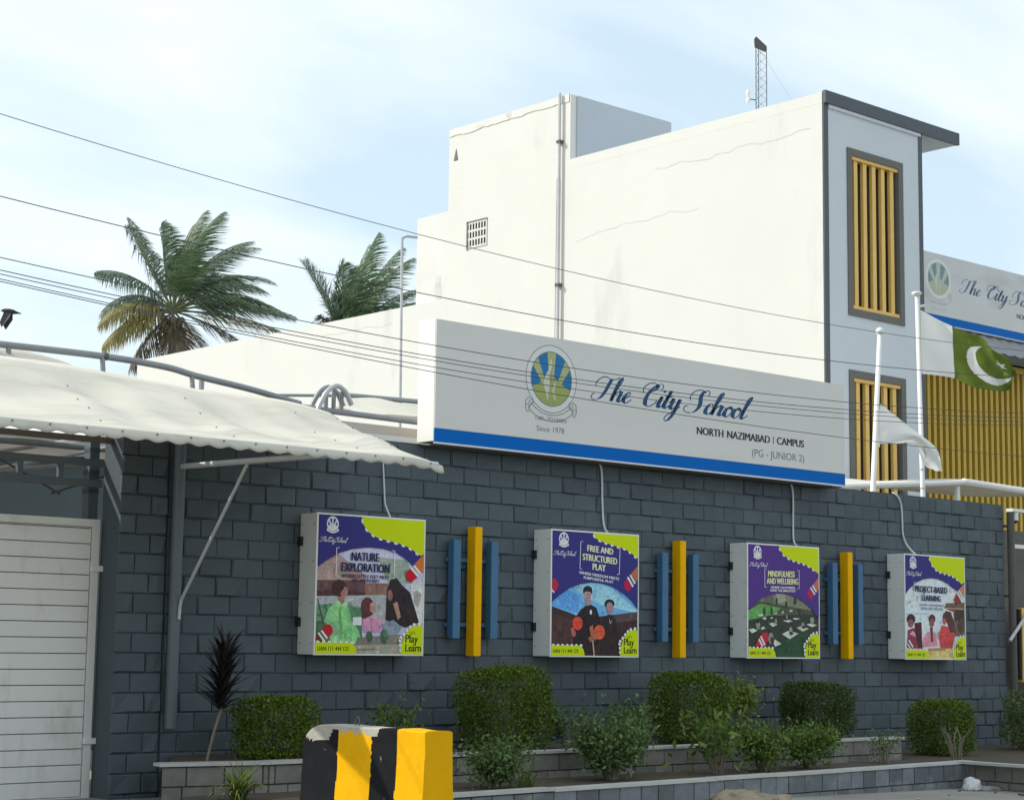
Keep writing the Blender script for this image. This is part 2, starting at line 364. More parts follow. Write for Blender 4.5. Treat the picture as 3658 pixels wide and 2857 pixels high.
for c in cells:
    a, b, z = c; w = round((b-a-.008)/.05)*.05-.008 if (b-a) < .385 else .392
    w = max(.05, min(w, b-a-.006))
    me, v_, f_ = variant(w, CH-.005)
    if c in single:
        o = obj('block', me, wall); o.location = (a+.004, rb.uniform(-.004, .004), z)
    else:
        dy_ = rb.uniform(-.003, .004); rest.add([(p[0]+a+.005, p[1]+dy_, p[2]+z) for p in v_], f_)
ro = rest.build('block_courses', m_blockstuff, wall); ro['kind'] = 'stuff'

pil = thing('gate_pillar', 'slate grey block pillar between the white gate and the post', 'pillar', (9.78, .2, 0))
MB().box(9.505, 10.05, .005, .345, 0, 3.98).build('core', m_core, pil)
for r in range(20):
    z = .01+r*CH
    cuts = [9.5, 9.5+(.36 if r % 2 else .19), 10.055]
    for a, b in zip(cuts, cuts[1:]):
        me, v_, f_ = variant(round(b-a-.011, 2), CH-.008)
        o = obj('block', me, pil); o.location = (a+.004, -.018, z)

# ------------------------------------------------------------------ white slatted gate
gate = thing('entrance_gate', 'white slatted metal gate at the left edge of the photo', 'gate', (7.4, .35, 0))
f = MB(); f.box(9.385, 9.465, .31, .37, .1, 2.95); f.box(5.4, 5.48, .31, .37, .1, 2.95); f.box(5.48, 9.385, .31, .37, 2.875, 2.95); f.box(5.48, 9.385, .31, .37, .1, .17)
gfr = f.build('frame', m_gate, gate)
z = .175; i = 0
while z < 2.87:
    h = min(.150, 2.87-z); MB().box(5.485, 9.375, .325, .352, z, z+h, .004).build('slat', m_gate, gate); z += .158
MB().box(5.5, 9.38, .356, .364, .17, 2.87).build('back_sheet', m_steel, gate)
for zc in (.72, 2.45):
    MB().box(9.37, 9.53, .285, .318, zc-.03, zc+.03, .005).build('hinge', m_whitepaint, gfr)

# ------------------------------------------------------------------ shade awning over the entrance
aw = thing('entrance_awning', 'cream fabric awning with scalloped edge hanging over the gate', 'awning', (9, -.1, 0))
NB, NT = 120, 20
def bedge(s): 
    x = 7.45+s*4.67
    z = 4.46-.10*max(0, min(1, (x-8.8)/1.6))-.10*max(0, min(1, (x-11.3)/.9))**1.5
    return Vector((x, .03, z))
def fedge(s): return Vector((6.45+s*5.07, -2.68, 3.515-.05*max(0, (s-.90)/.10)**2))
vs = []
for i in range(NB+1):
    s = i/NB; B = bedge(s); F_ = fedge(s)
    for j in range(NT+1):
        t = j/NT; p = B.lerp(F_, t)
        p.z += -.10*sin(pi*t)*(1-.7*s**6)+.06*noise.noise((p.x*.9, p.y*1.3, 0))*sin(pi*min(1, t*1.02))+.05*noise.noise((p.x*2.6, p.y*1.1+p.x*.8, 4))*sin(pi*min(1, t*.97+.03))-.03*abs(noise.noise((p.x*1.3+p.y*1.6, p.y*.5, 9)))*sin(pi*t)
        p.z -= .03*sin(pi*t)*cos((p.x-8.9)*2*pi/1.55)
        vs.append(p)
    for k in (1, 2):
        q = F_.copy(); ph = (q.x/.21) % 1; d = .055+.030*sin(pi*ph)
        q.z -= d*k/2; q.y -= .012*k+.006*noise.noise((q.x*2.2, 0, 7)); vs.append(q)
nn = NT+3
fab = MB(); fab.add(vs, [(i*nn+j, (i+1)*nn+j, (i+1)*nn+j+1, i*nn+j+1) for i in range(NB) for j in range(nn-1)])
fo = fab.build('fabric', m_fabric, aw, True); FAB = fo
sd = fo.modifiers.new('thickness', 'SOLIDIFY'); sd.thickness = .006
for xs_ in (8.0, 9.3, 10.6):                                        # welded seams
    q = MB(); i = int((xs_-6.9)/4.9*NB); L_ = []
    for j in range(NT+1):
        a = Vector(fab.v[i*nn+j]); b = Vector(fab.v[(i+1)*nn+j]); L_ += [a+Vector((0, 0, .006)), a.lerp(b, .85)+Vector((0, 0, .006))]
    q.add(L_, [(2*j, 2*j+1, 2*j+3, 2*j+2) for j in range(NT)]); q.build('seam', mat('awning seam', (.56, .53, .46), .8, .08, 5), fo, True)
# loose flap of the next sheet behind the ridge
vs = []
for i in range(31):
    s = i/30; x = 7.5+s*1.85
    for j in range(7):
        t = j/6; vs.append((x+.1*t, .06+.75*t, 4.40+.24*sin(t*2.2)*(1-.8*max(0, (x-8.3)/1.05)**2)+.03*noise.noise((x*1.4, t*2, 2))))
ff = MB(); ff.add(vs, [(i*7+j, (i+1)*7+j, (i+1)*7+j+1, i*7+j+1) for i in range(30) for j in range(6)]); bo = ff.build('rear_fabric', m_fabric, aw, True)
sd = bo.modifiers.new('thickness', 'SOLIDIFY'); sd.thickness = .006
MB().tube([(6.4, -2.66, 3.49), (11.47, -2.66, 3.475)], .03, 12, False).build('front_pipe', m_pipelight, aw)
def rivet(parent, p, nrm=Vector((0, -.5, .86))):
    q = Vector(p); MB().tube([q-nrm*.004, q+nrm*.008], .0095, 6).build('rivet', mat('rivet brown', (.22, .19, .15), .6, 0), parent)
for x in [6.6+.34*i for i in range(15)]:
    p = fedge((x-6.45)/5.07); rivet(fo, (p.x, p.y-.012, p.z-.012+.0), Vector((0, -1, .1)))
for x in (8.25, 9.6, 11.0):
    for t in (.25, .45, .65, .85):
        i = int((x-6.9)/4.9*NB); p = vs0 = fab.v[min(i, NB)*nn+int(t*NT)]; rivet(fo, (p[0], p[1], p[2]+.006))
for t in [.1+.09*k for k in range(10)]:
    p = fab.v[(NB-1)*nn+int(t*NT)]; rivet(fo, (p[0], p[1], p[2]+.006))
# post, arm and brace that carry the front pipe
MB().tube([(10.135, -.09, .85), (10.135, -.09, 3.95)], .062, 14).build('post', m_greypaint, aw)
MB().tube([(10.135, -.06, 3.52), (10.135, -2.66, 3.47)], .030, 10).build('arm', m_pipelight, aw)
MB().tube([(10.16, -.09, 3.5), (10.16, -.10, 3.9)], .022, 8).build('stub_pipe', m_pipelight, aw)
MB().tube([(10.135, -1.34, 3.47), (10.15, -.19, 2.15), (10.15, -.165, 2.07), (10.15, -.16, 1.95)], .017, 8).build('brace', m_pipelight, aw)
ridge = spline([(7.0, .3, 4.59), (7.6, .3, 4.61), (8.27, .3, 4.625), (9.42, .3, 4.635), (10.15, .3, 4.605), (10.54, .3, 4.55), (11.25, .3, 4.475), (11.9, .3, 4.38)], 8)
MB().tube(ridge, .036, 12).build('ridge_pipe', m_pipe, aw)
for x in (8.35, 9.40, 10.48):
    zt = min(ridge, key=lambda p: abs(p.x-x)).z
    MB().tube([(x, .3, zt), (x+.01, .27, zt-.26)], .027, 8).build('strut', m_pipe, aw)
MB().tube([(9.41, .3, 4.64), (9.455, .3, 4.635)], .042, 12).build('coupler', m_steel, aw)

# ------------------------------------------------------------------ truss and beams above the gate, inside the yard
tr = thing('gate_truss', 'grey steel roof truss seen above the white gate', 'truss', (7.5, .4, 0))
MB().box(4, 9.5, .18, .24, 3.725, 3.785).build('beam', mat('brown beam paint', (.16, .14, .12), .6, .1, 4), tr)
MB().box(4, 9.5, .36, .42, 3.50, 3.57).build('chord', m_greypaint, tr)
MB().box(4, 9.5, .36, .42, 3.285, 3.36).build('chord', m_greypaint, tr)
for x in (6.9, 7.75, 8.58, 9.03): MB().box(x-.03, x+.03, .365, .415, 3.36, 3.5).build('web', m_greypaint, tr)
for k, (a, b) in enumerate((((8.1, .7, 3.33), (9.75, .7, 3.74)), ((7.6, 1.1, 3.30), (9.9, 1.1, 3.62)), ((8.3, 1.6, 3.55), (10.4, 1.6, 4.02)), ((7.4, .55, 3.52), (8.75, .55, 3.30)), ((8.4, .5, 3.52), (9.1, .5, 3.20)), ((9.0, .5, 3.2), (9.6, .5, 3.42)))):
    MB().tube([a, b], .022 if k < 3 else .012, 8).build('rafter_pipe' if k < 3 else 'tie_rod', m_pipelight if k < 3 else m_steel, tr)
pst = thing('gate_jamb_post', 'slate grey square steel post behind the gate pillar', 'post', (9.47, .55, 0))
MB().box(9.41, 9.52, .48, .60, 0, 3.95).build('shaft', m_greypaint, pst)
for zc in (3.25, 3.45, 3.68): MB().box(9.405, 9.525, .475, .605, zc-.02, zc+.02).build('band', m_core, pst)
ya = thing('yard_awning', 'tan fabric awning inside the yard above the gate', 'awning', (8.5, 3, 0))
vs = []
for i in range(25):
    for j in range(13):
        x = 3+i*.45; t = j/12; y = .75+t*5.3; vs.append((x, y, 3.74+.56*t-.12*sin(pi*t)+.03*sin(x*3)))
q = MB(); q.add(vs, [(i*13+j, (i+1)*13+j, (i+1)*13+j+1, i*13+j+1) for i in range(24) for j in range(12)]); q.build('fabric', m_innerfabric, ya, True)
for y in (.78, 6.0): MB().tube([(3, y, 3.73 if y < 3 else 4.3), (13.6, y, 3.73 if y < 3 else 4.3)], .035, 10).build('pipe', m_pipe, ya)
for x in (3.2, 13.5):
    for y in (.78, 6.0): MB().tube([(x, y, 0), (x, y, 3.73 if y < 3 else 4.3)], .035, 10).build('pole', m_pipe, ya)
hut = thing('yard_building', 'dim teal walled yard building glimpsed above the gate', 'building', (9, 8, 0))
MB().box(-4, 20, 8, 12, 0, 4.45).build('wall', mat('teal wall paint', (.12, .15, .155), .8, .12, 2), hut)
MB().box(-4, 20.2, 7.6, 12.2, 4.45, 4.6).build('roof_slab', m_concrete, hut)

# hoop and shade sheet beside the sign
hp = thing('shade_frame', 'grey pipe hoop and cream shade sheet left of the big sign', 'shade frame', (13.2, 1.2, 0))
for k, dy_ in enumerate((0, .16)):
    arc = spline([(12.20, .45+dy_, 4.22), (12.29, .45+dy_, 4.44), (12.40, .45+dy_, 4.60), (12.52, .45+dy_, 4.66), (12.64, .45+dy_, 4.60), (12.73, .45+dy_, 4.46)], 6)
    MB().tube(arc, .030, 10).build('hoop', m_pipelight if k == 0 else m_pipe, hp)
for x in (12.40, 12.51, 12.62): MB().tube([(x, .5, 4.36), (x, .5, 4.61)], .026, 8).build('bar', m_pipe, hp)
MB().tube([(11.6, .5, 4.39), (12.4, .5, 4.37), (15.2, .5, 4.345)], .036, 10).build('lower_pipe', m_pipe, hp)
MB().tube([(14.45, 3, 4.985), (17.2, 3, 5.06)], .034, 10).build('upper_pipe', m_pipe, hp)
MB().tube([(13.25, 3, 4.86), (14.2, 2.8, 4.93)], .02, 8).build('side_pipe', m_pipe, hp)
vs = []
for i in range(25):
    for j in range(11):
        s = i/24; t = j/10; x = 14.35+s*2.9-1.75*t*(1-s); vs.append((x, 2.92-2.35*t, 4.97-.58*t-.10*sin(pi*t)+.05*noise.noise((x*2.1, t*3, 1))+.05*abs(sin(x*2.4))*t))
q = MB(); q.add(vs, [(i*11+j, (i+1)*11+j, (i+1)*11+j+1, i*11+j+1) for i in range(24) for j in range(10)]); q.build('sheet', m_fabric, hp, True)
MB().box(12.2, 15.2, .42, .47, 4.03, 4.26).build('fascia', m_innerfabric, hp)
MB().box(12.55, 15.2, .28, .34, 4.035, 4.13).build('sill', m_whitepaint, hp)
for x in (12.3, 16.9): 
    for y in (.5, 3): MB().tube([(x, y, 0), (x, y, 4.36 if y < 1 else 5.0)], .034, 8).build('pole', m_pipe, hp)

# ------------------------------------------------------------------ printed colours
pc = {}
def ink(c, k=2.0):
    if c in ('NAVY', 'LIME', 'PURP'): c = {'NAVY': (40, 38, 92), 'PURP': (62, 40, 100), 'LIME': (152, 164, 2)}[c]
    if c not in pc:
        l = [min(.82, v*k) for v in s2l(c)]
        pc[c] = mat('print %d %d %d' % c, tuple(l), .5, .02, 3, spec=.15)
    return pc[c]
def photo_mat():
    m = bpy.data.materials.new('photo print'); m.use_nodes = True; N = m.node_tree.nodes; L = m.node_tree.links; b = N['Principled BSDF']
    a = N.new('ShaderNodeVertexColor'); a.layer_name = 'ink'; n = N.new('ShaderNodeTexNoise'); n.inputs['Scale'].default_value = 26; n.inputs['Detail'].default_value = 6
    t = N.new('ShaderNodeTexCoord'); L.new(t.outputs['Object'], n.inputs['Vector']); r_ = N.new('ShaderNodeMapRange'); L.new(n.outputs['Fac'], r_.inputs[0]); r_.inputs[3].default_value = .62; r_.inputs[4].default_value = 1.38
    v = N.new('ShaderNodeVectorMath'); v.operation = 'SCALE'; L.new(a.outputs[0], v.inputs[0]); L.new(r_.outputs[0], v.inputs['Scale']); L.new(v.outputs[0], b.inputs['Base Color'])
    b.inputs['Roughness'].default_value = .45; b.inputs['Specular IOR Level'].default_value = .2; return m
m_photo = photo_mat()
from mathutils.geometry import tessellate_polygon
class Photo:
    """a photographic print: many small patches of ink, colours stored on the corners"""
    def __init__(s, args): s.a = args; s.v = []; s.f = []; s.c = []; s.layer = 0; s.r = random.Random(17)
    def P(s, u, v): x0, y, z1, w, h = s.a; return (x0+u*w, y-.0008-.00012*s.layer, z1-v*h)
    def lin(s, c): return [min(.82, q*1.5) for q in s2l(c)]
    def tri(s, pts, cols):
        k = len(s.v); s.v += [s.P(*p) for p in pts]; s.f.append(tuple(range(k, k+len(pts)))); s.c += cols
    def jit(s, c, a): q = 1+s.r.uniform(-a, a); return tuple(min(.85, max(0, x*q*(1+s.r.uniform(-a, a)*.3))) for x in c)
    def poly(s, c, pts, a=.16, blot=True):
        c = s.lin(c); s.layer += 1; cs = [s.jit(c, a) for _ in pts]
        for t in tessellate_polygon([[Vector((p[0], p[1], 0)) for p in pts]]): s.tri([pts[i] for i in t], [cs[i] for i in t])
        if not blot: return
        us = [p[0] for p in pts]; vs_ = [p[1] for p in pts]; area = (max(us)-min(us))*(max(vs_)-min(vs_)); s.layer += 1
        for _ in range(min(150, int(area*900)+4)):
            u = s.r.uniform(min(us), max(us)); v = s.r.uniform(min(vs_), max(vs_)); ru = s.r.uniform(.006, .030)*min(1, area*9+.35); rv = ru*s.r.uniform(.4, 1.6); th = s.r.uniform(0, pi)
            q = [(u+ru*cos(th+k*pi/3), v+rv*sin(th+k*pi/3)) for k in range(6)]
            if all(in_poly(x, y, pts) for x, y in q):
                cc = s.jit(c, .34); s.layer += .02; s.tri(q, [s.jit(cc, .08) for _ in q])
    def build(s, name, parent):
        me = bpy.data.meshes.new(name); me.from_pydata(s.v, [], s.f); at_ = me.color_attributes.new('ink', 'FLOAT_COLOR', 'CORNER')
        at_.data.foreach_set('color', [x for c in s.c for x in (*c, 1)]); me.materials.append(m_photo); return obj(name, me, parent)
WHT = (212, 212, 218); INKN = (30, 32, 60)

def emblem(pr, cx, cy, r, sx_, sy_, c_line, c_sky, c_ray, c_hill, c_flame, white=None):
    """school emblem: a hill with rays and a candle flame inside a double ring; sx_, sy_ turn radii into face units"""
    if white: pr.ell(white, cx, cy, r*sx_, r*sy_, 40)
    pr.ring(c_line, cx, cy, r*sx_, r*sy_, r*.025*sx_, r*.025*sy_)
    ri = r*.81
    pr.ell(c_sky, cx, cy, ri*sx_, ri*sy_, 40)
    def P(a, k=1.0): return (cx+ri*k*sin(radians(a))*sx_, cy-ri*k*cos(radians(a))*sy_)
    base = lambda dx_, dy_: (cx+ri*dx_*sx_, cy+ri*dy_*sy_)
    for a0, a1, b0, b1 in ((-12, 12, -.09, .09), (-64, -42, -.36, -.20), (42, 64, .20, .36)):
        pr.poly(c_ray, [base(b0, .32), P(a0), P((a0+a1)/2), P(a1), base(b1, .32)])
    pr.poly(c_hill, [P(-110), base(-.62, .22), base(-.3, .02), base(0, -.1), base(.3, .02), base(.62, .22), P(110), P(130), P(150), P(165), P(180), P(195), P(210), P(230)])
    pr.poly(c_flame, [base(-.02, -.78), base(.10, -.55), base(-.04, -.3), base(-.12, -.02), base(-.05, .3), base(-.16, .86), base(-.28, .5), base(-.40, .16), base(-.30, -.1), base(-.14, -.34), base(-.12, -.55)])
    pr.poly(c_flame, [base(.18, .0), base(.24, .2), base(.16, .4), base(.2, .72), base(.12, .8), base(.04, .4), base(.12, .2)])
    pr.line(c_line, [base(-.02, -.8), base(.08, -.5), base(-.03, -.2), base(0, .1), base(-.1, .3), base(-.16, .92)], r*.018*1)
    pr.line(c_line, [base(.14, 0), base(.22, .2), base(.12, .45), base(.12, .95)], r*.018)
    pr.ring(c_line, cx, cy, ri*sx_, ri*sy_, r*.03*sx_, r*.03*sy_)
def ribbon(pr, cx, cy, r, sx_, sy_, c_line, words=None, fill=None):
    rr = [1.06, 1.32]
    arc = lambda k, a0, a1, n=14: [(cx+r*k*sin(radians(a0+(a1-a0)*i/n))*sx_, cy-r*k*.94*cos(radians(a0+(a1-a0)*i/n))*sy_) for i in range(n+1)]
    if fill: pr.poly(fill, arc(1.12, 140, 220)+arc(1.32, 220, 140)); 
    for k in rr[1:]+[1.13]: pr.line(c_line, arc(k, 138, 222), r*.022)
    for s_ in (-1, 1):
        a = 180+s_*42; pr.line(c_line, [arc(1.13, a, a+.1, 1)[0], arc(1.32, a, a+.1, 1)[0]], r*.022)
        q = lambda dx_, dy_: (cx+s_*dx_*r*sx_, cy+dy_*r*sy_)
        tail = [q(.70, .78), q(.72, .62), q(.82, .70), q(.84, .60), q(.98, .68), q(1.0, .90), q(.92, 1.05), q(.84, .98)]
        if fill: pr.poly(fill, tail)
        pr.line(c_line, tail, r*.022); pr.line(c_line, [q(.84, .70), q(.88, .86), q(.98, .80)], r*.02); pr.line(c_line, [q(.74, .74), q(.86, .92)], r*.03)
    if words: pr.text(words, 'I AM - TO LEARN', cx-r*.60*sx_, cx+r*.60*sx_, cy+r*1.24*sy_, r*.115*sy_)

# ------------------------------------------------------------------ the big sign on the wall
def school_sign(name, label, x0, x1, yf, yb, z0, z1, zs, cols, group=None, faded=False):
    t = thing(name, label, 'sign', ((x0+x1)/2, (yf+yb)/2, z0), group)
    MB().box(x0, x1, yf+.012, yb, z0+.006, z1-.004, .006).build('cabinet', m_signside, t)
    W_, H_ = x1-x0, z1-z0
    MB().box(x0+.004, x1-.004, yf, yf+.011, zs, z1-.008).build('face_panel', cols['face'], t)
    MB().box(x0+.004, x1-.004, yf, yf+.011, z0, zs-.003).build('stripe', cols['blue'], t)
    MB().box(x0, x1, yf-.004, yf+.02, z0-.022, z0-.001).build('lower_trim', m_alu, t)
    k = W_/7.55
    X = lambda x: (x-13.36)/7.55; Zv = lambda z: (5.47-z)/1.46
    pr = Print(x0, yf, z1, W_, H_); su = 1/7.55; sv = 1/1.46
    def words(nm, m, st, u0, u1, vb, ch, bold):
        k_ = (u1-u0)/text(st)[2]; done = ''
        for w__ in st.split(' '):
            a = u0+(text(done+w__)[2]-text(w__)[2])*k_; pw = Print(x0, yf, z1, W_, H_)
            pw.text(m, w__, a, a+text(w__)[2]*k_, vb, ch, bold); pw.build(nm, t); done += w__+' '
    emblem(pr, X(15.19), Zv(4.94), .425, su, sv, cols['line'], cols['sky'], cols['ray'], cols['hill'], cols['flame'], cols['disc'])
    ribbon(pr, X(15.19), Zv(4.94), .425, su, sv, cols['line'], cols['grey'])
    pr.build('emblem', t)
    words('date_word', cols['grey'], 'Since 1978', X(14.955), X(15.413), Zv(4.278), .066*sv, .006)
    for w__, a, b in (('The', 15.86, 16.52), ('City', 16.62, 17.42), ('School', 17.50, 18.75)):
        pr = Print(x0, yf, z1, W_, H_); script(pr, cols['script'], w__, X(a), X(b), Zv(4.765), .315*sv, .38, .085); pr.build('script_word', t)
    words('campus_word', cols['text'], 'NORTH NAZIMABAD I CAMPUS', X(17.80), X(20.0), Zv(4.482), .100*sv, .05)
    words('grade_word', cols['grey'], '(PG - JUNIOR 2)', X(18.9), X(20.0), Zv(4.278), .098*sv, .006)
    return t
sc = dict(face=m_signwhite, blue=m_signblue, line=ink((95, 98, 100)), sky=mat('emblem blue', (.005, .17, .42), .4, .02), ray=mat('emblem pale olive', (.42, .47, .20), .4, .02), hill=mat('emblem olive', (.36, .40, .11), .4, .02),
          flame=mat('emblem ivory', (.62, .64, .48), .4, .02), disc=mat('emblem disc', (.73, .735, .70), .4, .02), grey=ink((92, 95, 98)), script=ink((34, 66, 100), 1.6), text=ink((58, 58, 60), 1.4))
bs = school_sign('school_sign', 'long white school sign with blue stripe standing on top of the block wall', 13.36, 20.90, -.30, .02, 4.035, 5.47, 4.195, sc)
for x in (14.5, 17.1, 19.6): MB().box(x-.03, x+.03, .021, .12, 4.03, 5.3).build('bracket', m_pipe, bs)
MB().box(13.4, 20.85, -.27, .0, 4.0, 4.012).build('shelf', m_steel, bs)

